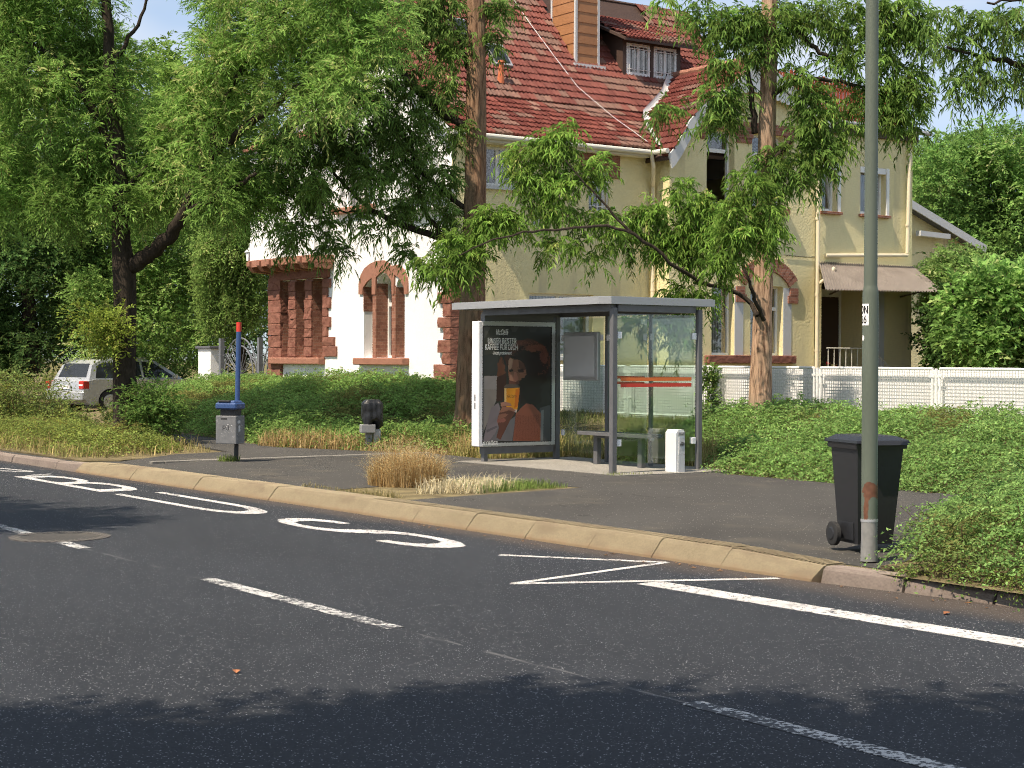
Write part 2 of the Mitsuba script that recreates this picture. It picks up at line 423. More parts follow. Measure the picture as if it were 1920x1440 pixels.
us = np.concatenate([np.linspace(-140, -30, 12), np.linspace(-29, -4, 60), np.linspace(-2, 40, 8)])
road_edge = [(u, kerb_v(u) - 0.115) for u in us]
lab(ent('road', flatpoly([(-140, 1.72), (40, 1.72)] + road_edge[::-1], 0.0, 0.02), 'm_asphalt'), 'dark asphalt road with pale stone chips', kind='structure')
lab(ent('near_pavement', flatpoly([(-140, -6), (40, -6), (40, 1.55), (-140, 1.55)], 0.12, 0.02), 'm_pave'), 'pavement on the near side of the road', kind='structure')
lab(ent('near_kerb', MB().box(-140, 40, 1.55, 1.72, -0.02, 0.125), 'm_kerb_old'), 'kerb on the near side of the road', kind='structure')


def terrain_z(u, v):
    u, v = np.asarray(u, float), np.asarray(v, float)
    s = lambda a, b, x: (lambda t: t * t * (3 - 2 * t))(np.clip((x - a) / (b - a), 0, 1))
    right = 0.10 + 0.48 * s(15.2, 19.6, v)
    left = 0.10 + 0.72 * s(13.0, 18.5, v)
    w = s(-28.5, -26.0, u)
    z = left * (1 - w) + right * w
    d = s(-44.0, -38.5, u)
    return 0.02 * (1 - d) + z * d


gu, gv = np.meshgrid(np.linspace(-140, 40, 181), np.linspace(9.3, 69.3, 121))
tv = np.stack([gu.ravel(), gv.ravel(), terrain_z(gu, gv).ravel()], 1)
ii, jj = np.meshgrid(np.arange(120), np.arange(180), indexing='ij'); q = ii * 181 + jj
lab(ent('garden_ground', (tv, np.stack([q, q + 1, q + 182, q + 181], -1).reshape(-1, 4)), 'm_soil', smooth=True), 'sloping soil of the planted bank and gardens', kind='structure')

PAVE_Z = 0.16
bed_left = sg.Polygon([(-60, 9.2), (-24.2, 9.2), (-24.0, 9.7), (-24.7, 10.9), (-24.9, 11.9), (-28.5, 12.5), (-60, 12.6)])
bed_right = sg.Polygon([(-8.7, 9.5), (20, 9.9), (20, 12.7), (-10.6, 12.9), (-9.3, 10.6), (-8.75, 10.0)])
pad = sg.Polygon([(-20.75, 13.55), (-17.05, 13.68), (-16.95, 15.75), (-20.75, 15.75)])
patch = sg.Polygon([(-17.0, 9.45), (-15.35, 9.4), (-15.75, 12.1), (-16.3, 12.0), (-17.5, 11.7), (-17.25, 10.6)])
us2 = np.concatenate([np.linspace(-90, -27, 16), np.linspace(-26, -6, 80), np.linspace(-5, 30, 8)])
front = [(u, kerb_v(u) + 0.13) for u in us2]
back = [(30, 15.1), (-12.4, 15.05), (-14.7, 15.15), (-17.1, 15.2), (-17.2, 15.8), (-20.9, 15.8), (-21.2, 14.35), (-22.7, 14.45), (-24.0, 13.9), (-25.9, 13.2), (-29.1, 13.7), (-32, 14.1), (-40, 14.1), (-90, 14.1)]
pav = sg.Polygon(front + back).difference(bed_left).difference(bed_right).difference(pad).difference(patch)
m = MB()
for g in getattr(pav, 'geoms', [pav]):
    t = trimesh.creation.extrude_polygon(g, 0.1, engine='earcut'); v = np.array(t.vertices)
    top = np.minimum(PAVE_Z, np.where(v[:, 1] < 9.9, kerb_z(v[:, 0]), PAVE_Z))
    m.add(np.stack([v[:, 0], v[:, 1], np.where(v[:, 2] > 0.05, top - 0.004, top - 0.1)], 1), t.faces)
lab(ent('pavement', m, 'm_pave'), 'worn brown grey asphalt pavement of the bus stop', kind='structure')
for g in (bed_left, bed_right):
    c = np.array(g.exterior.coords)
    ent('pavement__planting_bed', MB().prism(g, 2, 0.02, 0.13), 'm_soil')
ent('pavement__soil_patch', MB().prism(patch, 2, 0.02, 0.15), 'm_soil')
k = ent('pavement__concrete_pad', MB().prism(pad.buffer(-0.01), 2, 0.02, 0.165), 'm_pad')
# the pale line of setts across the pavement
for i in range(24):
    v0 = 9.75 + i * 0.2
    ent('pavement__line_stone', MB().box(-23.08 + 0.01 * math.sin(i), -22.95 + 0.01 * math.sin(i * 1.7), v0, v0 + 0.19, 0.08, 0.163, 0.006), 'm_pad')

# kerb: slanting faced tan stones along the bus bay, plain old stones before and after
lab('kerb', 'kerb of tan concrete blocks along the bus bay with old grey stones at both ends', kind='structure')


def kerb_stone(u0, u1, mat, slant=0.13, depth=0.27, ribs=False):
    m = MB(); g = 0.0035; jr = np.random.default_rng(int(-u0 * 100)); jv, jz = jr.normal() * 0.006, jr.normal() * 0.004
    P = []
    for u in (u0 + g, u1 - g):
        v, z = kerb_v(u) + jv, kerb_z(u) + jz
        P += [(u, v - slant, -0.03), (u, v - 0.02, z - 0.025), (u, v + 0.012, z), (u, v + depth - 0.02, z), (u, v + depth, z - 0.02), (u, v + depth, -0.03), (u, v - slant + 0.015, 0.02)]
    m.add(*hull(P))
    if ribs:                                           # raised ribs of the tactile top
        n = int((u1 - u0) / 0.045)
        for i in range(n):
            a = u0 + 0.02 + i * 0.045
            v, z = kerb_v(a), kerb_z(a)
            m.box(a, a + 0.024, v + 0.05, v + depth - 0.035, z - 0.002, z + 0.006)
    ent('kerb__stone', m, mat)


joints = [-23.7, -22.75, -21.75, -20.75, -19.75, -18.75, -17.75, -16.75, -15.62, -14.6, -13.62, -12.66, -11.72, -10.86, -10.02, -9.02]
for i in range(len(joints) - 1):
    kerb_stone(joints[i], joints[i + 1], 'm_kerb', ribs=joints[i] > -15.7)
for i in range(18): kerb_stone(-41.7 + i, -40.7 + i, 'm_kerb_old', 0.05, 0.16)
for a, b in ((-9.0, -8.3), (-8.28, -7.55), (-7.53, -6.8), (-6.78, -6.05), (-6.03, -5.0), (-5.0, -4.0)): kerb_stone(a, b, 'm_kerb_old', 0.05, 0.17)

# markings


def mark(name, pts, mat='m_paint'): return ent('road__' + name, flatpoly(pts, 0.004, 0.003), mat)


for ch, u0, u1 in (('B', -23.2, -19.95), ('U', -19.55, -16.25), ('S', -15.65, -12.4)):
    t = meshkit.text_mesh(ch, 1.0, 0.003, False); v = np.array(t.vertices)
    a = (v[:, 0] - v[:, 0].min()) / np.ptp(v[:, 0]); b = (v[:, 1] - v[:, 1].min()) / np.ptp(v[:, 1])
    ent('road__bus_letter', (np.stack([u1 + (u0 - u1) * b, 7.80 + 0.64 * a, 0.002 + v[:, 2]], 1), np.array(t.faces)), 'm_paint')


def line(name, a, b, w, mat='m_paint'):
    a, b = np.array(a, float), np.array(b, float); d = (b - a) / np.linalg.norm(b - a); n = np.array([-d[1], d[0]]) * w / 2
    return mark(name, [a - n, b - n, b + n, a + n], mat)


for a, b in ((-17.0, -15.62), (-15.28, -14.12), (-11.65, -8.88), (-6.15, -3.3), (-23.0, -19.9), (-29, -26)):
    line('centre_dash', (a, 5.39), (b, 5.37), 0.13, 'm_paint_worn')
zg = [at(x, y, 2, 0)[:2] for x, y in ((937, 1041), (1250, 1055), (962, 1095), (1460, 1085))]
for a, b in zip(zg[:-1], zg[1:]): line('zigzag_line', a, b, 0.07)
zl = [at(x, y, 2, 0)[:2] for x, y in ((0, 878), (60, 884), (50, 892), (95, 889), (0, 883))]
line('zigzag_line', zl[0], zl[1], 0.07); line('zigzag_line', zl[2], zl[3], 0.07); line('zigzag_line', zl[4], at(62, 885, 2, 0)[:2], 0.07)
line('edge_line', at(1217, 1093, 2, 0)[:2], (-2.0, 8.31), 0.24)
mc = at(112, 1007, 2, 0)
g = np.arange(40) * 2 * np.pi / 40
k = thing('manhole_cover', 'round worn manhole cover in the road breaking the centre line', 'manhole cover')
m = MB(); ring = [(mc[0] + 0.46 * math.cos(a), mc[1] + 0.46 * math.sin(a)) for a in g]; inn = [(mc[0] + 0.36 * math.cos(a), mc[1] + 0.36 * math.sin(a)) for a in g]
m.prism(sg.Polygon(ring, [inn]), 2, -0.01, 0.007); ent(k + '__rim', m, 'm_manhole')
ent(k + '__lid', MB().prism([(mc[0] + 0.355 * math.cos(a), mc[1] + 0.355 * math.sin(a)) for a in g], 2, -0.02, 0.005), 'm_pave')
# things lying in the gutter and on the road
p0 = at(1217, 1043, 2, 0.0)
ent('paper_scrap', MB().obox(p0 + [0, 0.03, 0.02], (0.12, 0.07, 0.015), 0.5).obox(p0 + [0.03, 0.05, 0.035], (0.07, 0.06, 0.01), 1.1), 'm_print_white', label='crumpled white paper scrap lying in the gutter against the kerb', cat='litter')
for (x, y), l in (((1775, 1152), 'dead orange leaf lying on the road right of the white edge line'), ((443, 1262), 'small dead leaf alone in the middle of the road'), ((1497, 1082), 'dead leaf lying at the end of the tan kerb')):
    p0 = at(x, y, 2, 0.0); a = rng.random() * 3
    v = np.array([[-1, 0, 0.1], [0, -0.45, 0.25], [1, 0, 0.15], [0, 0.45, 0.3], [0, 0, 0.05]]) * 0.05
    ent('fallen_leaf', (v @ rz(a).T + p0 + [0, 0, 0.004], [[0, 1, 4], [1, 2, 4], [2, 3, 4], [3, 0, 4]]), 'm_dead_leaf', label=l, cat='leaf')

# ------------------------------------------------------------------ the villa
V0, UY, UW, UL, VE = 20.0, -30.75, -30.15, -39.3, 34.05     # street front, yellow side, wing front, left end, far end
house = thing('house', 'old villa with white street front, yellow plastered side and red tiled roof', 'house')
H = house + '__'


def rect(x0, y0, x1, y1, ax, val):
    """Wall coordinates (horizontal, z) of a sighted rectangle on a wall plane."""
    ym, xm = (y0 + y1) / 2, (x0 + x1) / 2; o = 1 if ax == 0 else 0
    a, b = at(x0, ym, ax, val)[o], at(x1, ym, ax, val)[o]
    return a, at(xm, y1, ax, val)[2], b, at(xm, y0, ax, val)[2]


def box2(a, z0, b, z1): return sg.box(min(a, b), z0, max(a, b), z1)


def arch2(a, z0, b, z1, rise):
    t = np.linspace(0, np.pi, 13)
    return sg.Polygon([(a, z0), (b, z0)] + [((a + b) / 2 + (b - a) / 2 * math.cos(q), z1 - rise + rise * math.sin(q)) for q in t])


def window(ax, wall, inn, a, z0, b, z1, bars=0, transom=None, mull=True, curtain=True, tilt=False, mat='m_white_paint', poly=None, name='window', w=0.055, open_low=False):
    """A window in an opening: frame and glass set back by inn, a curtain behind. Returns its key."""
    k = key(H + name); used.discard(k); s = -1 if ax == 0 else 1            # inwards
    p0 = wall + s * inn; fr = MB(); a, b = min(a, b), max(a, b)
    P = poly if poly is not None else box2(a, z0, b, z1)
    fr.prism(P.difference(P.buffer(-w)), ax, p0, p0 + s * 0.07)
    def vbar(x, za, zb, ww=0.05): fr.prism(box2(x - ww / 2, za, x + ww / 2, zb).intersection(P.buffer(-w + 0.004)), ax, p0 + s * 0.004, p0 + s * 0.062)
    def hbar(z, xa, xb, ww=0.06): fr.prism(box2(xa, z - ww / 2, xb, z + ww / 2).intersection(P.buffer(-w + 0.004)), ax, p0 + s * 0.006, p0 + s * 0.058)
    if mull: vbar((a + b) / 2, z0, z1, 0.08)
    if transom: hbar(transom, a, b, 0.09)
    ent(k, fr, mat); used.add(k)
    ent(k + '__pane', MB().prism(P.buffer(-w).intersection(box2(a, transom if open_low else z0, b, z1)), ax, p0 + s * 0.03, p0 + s * 0.034), 'm_glass')
    if curtain: ent(k + '__curtain', MB().prism(P.buffer(0.03), ax, p0 + s * 0.22, p0 + s * 0.235), 'm_curtain')
    if bars:
        m = MB()
        for i in range(bars):
            x = a + (b - a) * (i + 0.5) / bars; q = wall - s * 0.03
            A, B = ((q, x, z0 + 0.02), (q, x, z1 - 0.02)) if ax == 0 else ((x, q, z0 + 0.02), (x, q, z1 - 0.02))
            m.tube([A, B], 0.013, 6)
        for z in (z0 + 0.12, z1 - 0.25):
            A, B = ((q, a, z), (q, b, z)) if ax == 0 else ((a, q, z), (b, q, z))
            m.tube([A, B], 0.011, 6)
        ent(k + '__bars', m, 'm_white_paint')
    if tilt:                                                            # a sash tipped inwards at the top
        m = MB(); x0, x1 = a + 0.05, b - 0.05
        for (xa, za, xb, zb) in ((x0, z0 + 0.05, x0, z1 - 0.08), (x1, z0 + 0.05, x1, z1 - 0.08), (x0, z1 - 0.08, x1, z1 - 0.08), (x0, z0 + 0.06, x1, z0 + 0.06)):
            f = lambda x, z: (p0 - 0.035 - 0.16 * (z - z0) / (z1 - z0), x, z)
            m.bar(f(xa, za), f(xb, zb), 0.06, 0.05, (1, 0, 0.1))
        ent(k + '__sash', m, mat)
    return k


# --- street front (white), its openings
wallW = sg.Polygon([(UL, 0.2), (UY, 0.2), (UY, 6.5), (-32.1, 7.56), (-33.25, 8.9), (-36.8, 8.9), (-37.95, 7.56), (UL, 6.5)])
holes = []
bay = []
for x0, x1 in ((530, 545), (558, 575), (588, 608)):
    a, z0, b, z1 = rect(x0, 526, x1, 668, 1, V0); z0, z1 = 1.70, 3.66
    bay.append((a, z0, b, z1))
holes.append(box2(bay[0][0], 1.70, bay[2][2], 3.66))
tri = []
for x0, x1, yt, rise in ((682.5, 700, 521, 0.3), (706, 736, 511, 0.32), (742.5, 759, 521, 0.3)):
    a, z0, b, z1 = rect(x0, yt, x1, 668, 1, V0); z0 = 1.70
    tri.append((a, z0, b, z1, rise)); holes.append(arch2(a, z0, b, z1, rise))
up1 = rect(757, 262, 812, 360, 1, V0); holes.append(arch2(up1[0], up1[1], up1[2], up1[3], 0.5))
up2 = (-35.75, 5.3, -34.2, 6.75); holes.append(box2(*up2))
ent(H + 'wall', MB().prism(wallW.difference(so.unary_union(holes)), 1, V0, V0 + 0.38), 'm_white', label='bright white street front wall')
for a, z0, b, z1 in bay: window(1, V0, 0.30, a, z0, b, z1, mull=False, transom=3.0)
for a, z0, b, z1, r in tri: window(1, V0, 0.30, a, z0, b, z1, mull=b - a > 0.6, poly=arch2(a, z0, b, z1, r), transom=2.95)
window(1, V0, 0.28, up1[0], up1[1], up1[2], up1[3], poly=arch2(up1[0], up1[1], up1[2], up1[3], 0.5))
window(1, V0, 0.2, *up2)
# brick reveals and triple arch of the middle window
m = MB()
out = sg.Polygon([at(x, y, 1, V0)[[0, 2]] for x, y in ((675, 552), (675, 533), (679, 516), (686, 503), (697, 494), (709, 489), (722, 488), (731, 494), (736, 500), (744, 496), (752, 498), (760, 507), (765, 520), (766.5, 533), (766.5, 551), (760.5, 552), (760, 538), (751, 521), (742, 515), (741, 552), (737.5, 552), (736.5, 527), (728, 513), (717, 510), (707.5, 520), (706.5, 552), (700, 552), (700, 521), (691, 528), (683, 540), (682.5, 552))])
m.prism(out.buffer(0), 1, V0 - 0.045, V0 - 0.004)
ent(H + 'brick_arch', m, 'm_trim', label='salmon brick arches over the triple window of the white front')
m = MB()
for (a, z0, b, z1, r), (a2, *_rest) in zip(tri[:-1], tri[1:]):
    m.box(b - 0.004, a2 + 0.004, V0 - 0.02, V0 + 0.33, 1.70, z1 - r)
ent(H + 'pillar', m, 'm_brick', label='slim brick mullion pillars')
m = MB()                                                                 # brick linings of the openings
for a, z0, b, z1, r in tri: m.box(a - 0.012, a + 0.012, V0 - 0.012, V0 + 0.3, z0 + (0.0 if a != tri[0][0] else 1.1), z1 - r + 0.1)
ent(H + 'reveal', m, 'm_brick')


# rough faced red sandstone blocks
def rough_block(x0, x1, y0, y1, z0, z1, seed, amp=0.03):
    v, f = hullbox((x1 - x0, y1 - y0, z1 - z0), 0.008)
    t = trimesh.Trimesh(v, f); t = t.subdivide()
    v = np.array(t.vertices); cen = np.array([(x0 + x1) / 2, (y0 + y1) / 2, (z0 + z1) / 2])
    n = meshkit.noise((v + cen) * 9 + seed) - 0.35
    v = v * (1 + 0.0 * n[:, None]) + np.stack([np.sign(v[:, 0]) * 0.5 * n * amp, np.where(v[:, 1] < 0, -n * amp * 1.6, 0), 0 * n], 1)
    return v + cen, np.array(t.faces)


def stones(name, x0, x1, y0, y1, zs, jig=0.0, seed=0):
    r = np.random.default_rng(seed)
    ent(H + name, MB().box(x0 + 0.03, x1 - 0.03, y0 + 0.03, y1 - 0.03, zs[0], zs[-1]), 'm_brick')
    for i, (za, zb) in enumerate(zip(zs[:-1], zs[1:])):
        j0, j1 = jig * r.random(), jig * r.random()
        ent(H + name + '__stone', rough_block(x0 - j0, x1 + j1, y0 - 0.03 * r.random(), y1, za + 0.005, zb - 0.005, seed * 17 + i, 0.035), 'm_stone')


def courses(z0, z1, h, r):
    n = max(1, round((z1 - z0) / h)); z = np.linspace(z0, z1, n + 1); z[1:-1] += (r.random(n - 1) - 0.5) * 0.2 * h
    return z


r_ = np.random.default_rng(3)
stones('corner_pier', UL - 0.05, bay[0][0], V0 - 0.06, V0 + 0.3, courses(0.5, 3.75, 0.3, r_), 0.05, 1)
ent(H + 'reveal', MB().box(bay[2][2] - 0.02, bay[2][2] - 0.003, V0 - 0.003, V0 + 0.3, 1.7, 3.66).box(bay[0][0] + 0.003, bay[0][0] + 0.02, V0, V0 + 0.3, 1.7, 3.66), 'm_brick')
for i in (0, 1): ent(H + 'stone_pillar_core', MB().box(bay[i][2] - 0.004, bay[i + 1][0] + 0.004, V0 - 0.02, V0 + 0.3, 1.7, 3.66), 'm_brick')
stones('stone_pillar', bay[0][2], bay[1][0], V0 - 0.05, V0 + 0.28, courses(1.72, 3.62, 0.24, r_), 0.0, 2)
stones('stone_pillar', bay[1][2], bay[2][0], V0 - 0.05, V0 + 0.28, courses(1.72, 3.62, 0.24, r_), 0.0, 3)
zs = courses(1.72, 3.9, 0.24, r_)
ent(H + 'jamb', MB().box(bay[2][2] + 0.03, bay[2][2] + 0.2, V0 - 0.03, V0 + 0.25, 1.72, 3.9), 'm_brick')
for i in range(len(zs) - 1):
    w = (0.22, 0.36)[i % 2] + (0.45 if i == 0 else 0.2 if i == 1 else 0)
    ent(H + 'jamb__stone', rough_block(bay[2][2], bay[2][2] + w, V0 - 0.05, V0 + 0.28, zs[i] + 0.005, zs[i + 1] - 0.005, 50 + i), 'm_stone')
zs = courses(0.5, 3.4, 0.27, r_)
for i in range(len(zs) - 1):                                             # quoins of the near corner, a spreading foot
    w = (0.25, 0.45)[i % 2] + max(0, 0.95 - 0.26 * i)
    ent(H + 'quoin__stone', rough_block(UY - w, UY + 0.06, V0 - 0.07, V0 + 0.35, zs[i] + 0.005, zs[i + 1] - 0.005, 90 + i, 0.05), 'm_stone')
m = MB().box(bay[0][0] - 0.45, bay[2][2] + 0.05, V0 - 0.2, V0 + 0.25, 1.53, 1.70, 0.02); ent(H + 'sill', m, 'm_trim')
m = MB().box(tri[0][0] - 0.2, tri[2][2] + 0.2, V0 - 0.2, V0 + 0.25, 1.53, 1.695, 0.02); ent(H + 'sill', m, 'm_trim')
ent(H + 'sill', MB().box(up2[0] - 0.15, up2[2] + 0.15, V0 - 0.16, V0 + 0.1, 5.16, 5.30, 0.02), 'm_trim')
ent(H + 'sill', MB().box(up1[0] - 0.15, -30.6, V0 - 0.42, V0 + 0.05, up1[1] - 0.16, up1[1] - 0.02, 0.02).box(up1[0] - 0.05, -30.8, V0 - 0.25, V0 + 0.05, up1[1] - 0.42, up1[1] - 0.16), 'm_white_paint')
t = arch2(up1[0] - 0.22, up1[1], up1[2] + 0.22, up1[3] + 0.2, 0.68)
ent(H + 'window_surround', MB().prism(t.difference(arch2(up1[0], up1[1] - 0.1, up1[2], up1[3], 0.5)), 1, V0 - 0.06, V0 - 0.003), 'm_grey_white')
ent(H + 'lintel', MB().box(UL - 0.02, bay[2][2] + 0.3, V0 - 0.08, V0 + 0.25, 3.67, 3.98, 0.01), 'm_stone')
# projecting upper bay on beam ends
ent(H + 'bay', MB().box(-39.5, -36.05, 19.46, V0 - 0.004, 4.2, 7.0), 'm_white')
ent(H + 'bay_floor', MB().box(-39.55, -36.0, 19.42, V0 - 0.004, 4.02, 4.195), 'm_trim')
for i in range(7): ent(H + 'beam_end', MB().prism([(19.36, 4.16), (19.36, 4.05), (19.5, 3.9), (19.97, 3.86), (19.97, 4.015), (19.45, 4.015), (19.415, 4.03), (19.415, 4.16)], 0, -39.5 + i * 0.55, -39.34 + i * 0.55), 'm_trim')
ent(H + 'bay_roof', MB().prism([(19.3, 7.0), (V0 + 0.02, 7.0), (V0 + 0.02, 7.4), (19.33, 7.06)], 0, -39.7, -35.9), 'm_stone')
for a, b, z in ((-36.4, -35.6, 7.95), (-34.55, -33.75, 7.62)): ent(H + 'gable_cap', MB().prism([(V0 - 0.14, z), (V0 + 0.2, z), (V0 + 0.1, z + 0.3)], 0, a, b), 'm_trim')
# wall lantern under the bay
ln = thing('wall_lantern', 'small white wall lantern at the left end of the overhanging bay', 'lantern'); c = np.array([-39.62, 19.5, 4.2])
ent(ln + '__cage', MB().prism([(-0.05, 0), (0.05, 0), (0.085, 0.22), (-0.085, 0.22)], 1, -0.06, 0.06).mesh(), 'm_alu_white', to_world=mi.ScalarTransform4f().translate(c.tolist()))
ent(ln + '__cap', MB().add(*hull([[-.1, -.1, .225], [.1, -.1, .225], [.1, .1, .225], [-.1, .1, .225], [0, 0, .36]])).mesh(), 'm_white_paint', to_world=mi.ScalarTransform4f().translate(c.tolist()))
ent(ln + '__arm', MB().tube([c + [0, 0, 0.36], c + [0, 0, 0.45], c + [0.13, 0, 0.45]], 0.012, 6), 'm_white_paint')
p0 = at(536, 710, 1, V0 - 0.006)
k = ent(H + 'house_number', MB().add(*text_at('15', 0.16, p0, (1, 0, 0), (0, 0, 1), bold=True)), 'm_grey_box')

# --- yellow side wall
wallY = sg.box(V0 + 0.38, 0.2, 25.75, 6.62)
yw = {'low': rect(992, 551, 1112, 690, 0, UY), 'ul': rect(905, 275, 972, 348, 0, UY), 'bar': rect(1104, 325, 1141, 397, 0, UY), 'mid': rect(1000, 400, 1018, 424, 0, UY)}
yw['bar'] = (yw['bar'][0], yw['bar'][1], yw['bar'][2], 6.05); yw['low'] = (yw['low'][0], 1.75, yw['low'][2], yw['low'][3])
ent(H + 'wall', MB().box(UY - 0.01, UY + 0.004, V0 - 0.004, V0 + 0.379, 3.4, 6.5), 'm_yellow')
ent(H + 'wall', MB().prism(wallY.difference(so.unary_union([box2(*q) for q in yw.values()])), 0, UY - 0.35, UY), 'm_yellow', label='yellow plastered side wall')
window(0, UY, 0.16, *yw['low'], transom=yw['low'][3] - 0.45); window(0, UY, 0.14, *yw['ul'], curtain=False); window(0, UY, 0.14, *yw['bar'], bars=4, mull=False, curtain=False); window(0, UY, 0.12, *yw['mid'], mull=False)
a, z0, b, z1 = yw['bar']; ent(H + 'brick_lintel', MB().box(UY - 0.1, UY + 0.05, a - 0.25, b + 0.3, 6.06, 6.42).box(UY - 0.1, UY + 0.05, b + 0.003, b + 0.3, 5.9, 6.058), 'm_brick')
for q in ('ul', 'low'): a, z0, b, z1 = yw[q]; ent(H + 'sill', MB().box(UY - 0.1, UY + 0.1, a - 0.08, b + 0.08, z0 - 0.1, z0 - 0.002, 0.01), 'm_grey_white')

# --- wing with the curved gable
GAB = [(25.45, 6.42), (25.72, 6.75), (26.05, 7.25), (26.42, 7.62), (27.0, 7.98), (27.6, 8.36), (28.25, 8.95), (28.75, 8.74), (29.4, 8.38), (30.0, 8.04), (30.62, 7.66)]
gab_f = lambda v: np.interp(v, [q[0] for q in GAB], [q[1] for q in GAB])
VW0, VW1 = 25.68, 30.45
gp = [(v, gab_f(v) - 0.06) for v in np.linspace(VW0, VW1, 24)]
wallG = sg.Polygon([(VW0, 0.2), (VW1, 0.2)] + gp[::-1])
wing = {'u1': rect(1325, 250, 1377, 392, 0, UW), 'u2': rect(1410, 250, 1470, 392, 0, UW), 'l1': rect(1334, 536, 1377, 668, 0, UW), 'l2': rect(1407, 536, 1468, 668, 0, UW)}
wing = {k: (a, (5.42 if k[0] == 'u' else 1.80), b, (7.20 if k[0] == 'u' else 3.50)) for k, (a, z0, b, z1) in wing.items()}
ent(H + 'wall', MB().prism(wallG.difference(so.unary_union([box2(*q) for q in wing.values()])), 0, UW - 0.35, UW), 'm_yellow', label='yellow gable wall of the wing')
ent(H + 'wall', MB().box(UY - 0.3, UW - 0.36, VW0, VW0 + 0.3, 0.2, 6.6), 'm_yellow')
window(0, UW, 0.2, *wing['u1'], transom=6.72, curtain=False, mull=False, open_low=True); window(0, UW, 0.2, *wing['u2'], transom=6.72, curtain=False)
window(0, UW, 0.2, *wing['l1'], mull=False); window(0, UW, 0.2, *wing['l2'], transom=2.95)
m = MB()
for k in ('l1', 'l2'):                                                  # painted white jambs
    a, z0, b, z1 = wing[k]; a, b = min(a, b), max(a, b)
    m.box(UW - 0.19, UW + 0.012, b + 0.002, b + 0.28, z0, 3.46)
ent(H + 'jamb_paint', m, 'm_grey_white')
a0, b1 = min(wing['u1'][0], wing['u1'][2]), max(wing['u2'][2], wing['u2'][0])
m = MB().box(UW + 0.002, UW + 0.06, a0 - 0.25, b1 + 0.3, 7.205, 7.45)
for va, vb in ((a0 - 0.25, a0), (max(wing['u1'][0], wing['u1'][2]), min(wing['u2'][0], wing['u2'][2])), (b1, b1 + 0.3)):
    m.box(UW + 0.002, UW + 0.05, va, vb, 7.06, 7.202).box(UW + 0.002, UW + 0.04, va + 0.04, vb - 0.04, 6.94, 7.058)
ent(H + 'brick_lintel', m, 'm_brick', label='red brick lintel band under the curved gable')
r_ = np.random.default_rng(5)
va, vb = min(wing['l2'][0], wing['l2'][2]) - 0.3, max(wing['l2'][0], wing['l2'][2]) + 0.28
m = MB(); c2, R0, R1 = ((va + vb) / 2, 2.95), 0.90, 1.22
for i in range(15):                                                      # arch of bricks standing on end
    t0, t1 = math.radians(35 + 110 * i / 15), math.radians(35 + 110 * (i + 1) / 15 - 0.9)
    P = [(c2[0] + R * math.cos(t), c2[1] + 0.02 + R * math.sin(t)) for R, t in ((R0, t0), (R1, t0), (R1, t1), (R0, t1))]
    m.prism(P, 0, UW + 0.003, UW + 0.05 + 0.012 * r_.random())
for s_ in (-1, 1): m.box(UW + 0.003, UW + 0.055, c2[0] + s_ * 0.76, c2[0] + s_ * 1.03, 3.28, 3.47).box(UW + 0.003, UW + 0.05, c2[0] + s_ * 0.70, c2[0] + s_ * 1.03, 3.09, 3.275)
ent(H + 'brick_arch', m, 'm_brick', label='red brick arch over the ground floor window of the wing')
ent(H + 'sill', MB().box(UW - 0.1, UW + 0.16, wing['l1'][0] - 0.22, vb + 0.05, 1.60, 1.795, 0.015), 'm_stone')
ent(H + 'sill', MB().box(UW - 0.1, UW + 0.12, wing['u1'][0] - 0.1, b1 + 0.12, 5.28, 5.415, 0.012), 'm_brick')
# bargeboards
m = MB(); vs = np.linspace(25.42, 30.7, 60); Wd = 0.23
pl = [(v, gab_f(v) + 0.03) for v in vs] + [(v + (0.10 if v < 26.4 else 0), gab_f(v) - Wd * (1.25 if v < 26.3 else 1)) for v in vs[::-1]]
m.prism(sg.Polygon(pl).buffer(0), 0, UW + 0.24, UW + 0.285)
ent(H + 'bargeboard', m, 'm_grey_white')
sc = sg.Polygon([(27.7, 8.25), (28.25, 8.72), (28.9, 8.42), (29.55, 8.05), (29.5, 7.98), (28.9, 8.1), (28.25, 8.2)])
for i in range(11): sc = sc.union(sg.Point(27.72 + 0.175 * i, np.interp(27.72 + 0.175 * i, [27.7, 28.25, 29.5], [8.17, 8.24, 7.99])).buffer(0.085, 6))
ent(H + 'scalloped_board', MB().prism(sc, 0, UW + 0.18, UW + 0.215), 'm_white_paint', label='white scalloped board in the gable peak')

# --- flat roofed annex with awning and porch
AV = VW1 + 0.003
wallA = sg.box(AV, 0.2, VE, 7.62)
an = {'a': rect(1541, 316, 1570, 398, 0, UW - 0.02), 'b': rect(1613, 316, 1661, 403, 0, UW - 0.02)}
an = {k: (a, 5.44, b, 6.66) for k, (a, z0, b, z1) in an.items()}
porch = sg.box(30.72, 1.25, 32.75, 3.98)
ent(H + 'wall', MB().prism(wallA.difference(so.unary_union([box2(*q) for q in an.values()] + [porch])), 0, UW - 0.37, UW - 0.02), 'm_yellow', label='yellow wall of the flat roofed annex')
for q in an.values():
    k = window(0, UW - 0.02, 0.17, *q, mull=False, tilt=True, curtain=False)
    ent(k + '__roller_box', MB().box(UW - 0.16, UW - 0.02, q[0] + 0.004, q[2] - 0.004, q[3] - 0.15, q[3] - 0.003), 'm_white_paint')
    ent(k + '__lining', MB().box(UW - 0.19, UW + 0.012, max(q[0], q[2]) + 0.002, max(q[0], q[2]) + 0.1, q[1], q[3]), 'm_white_paint')
    ent(H + 'sill', MB().box(UW - 0.08, UW + 0.09, q[0] - 0.06, q[2] + 0.1, q[1] - 0.07, q[1] - 0.002, 0.008), 'm_brick')
UPB = UW - 1.3
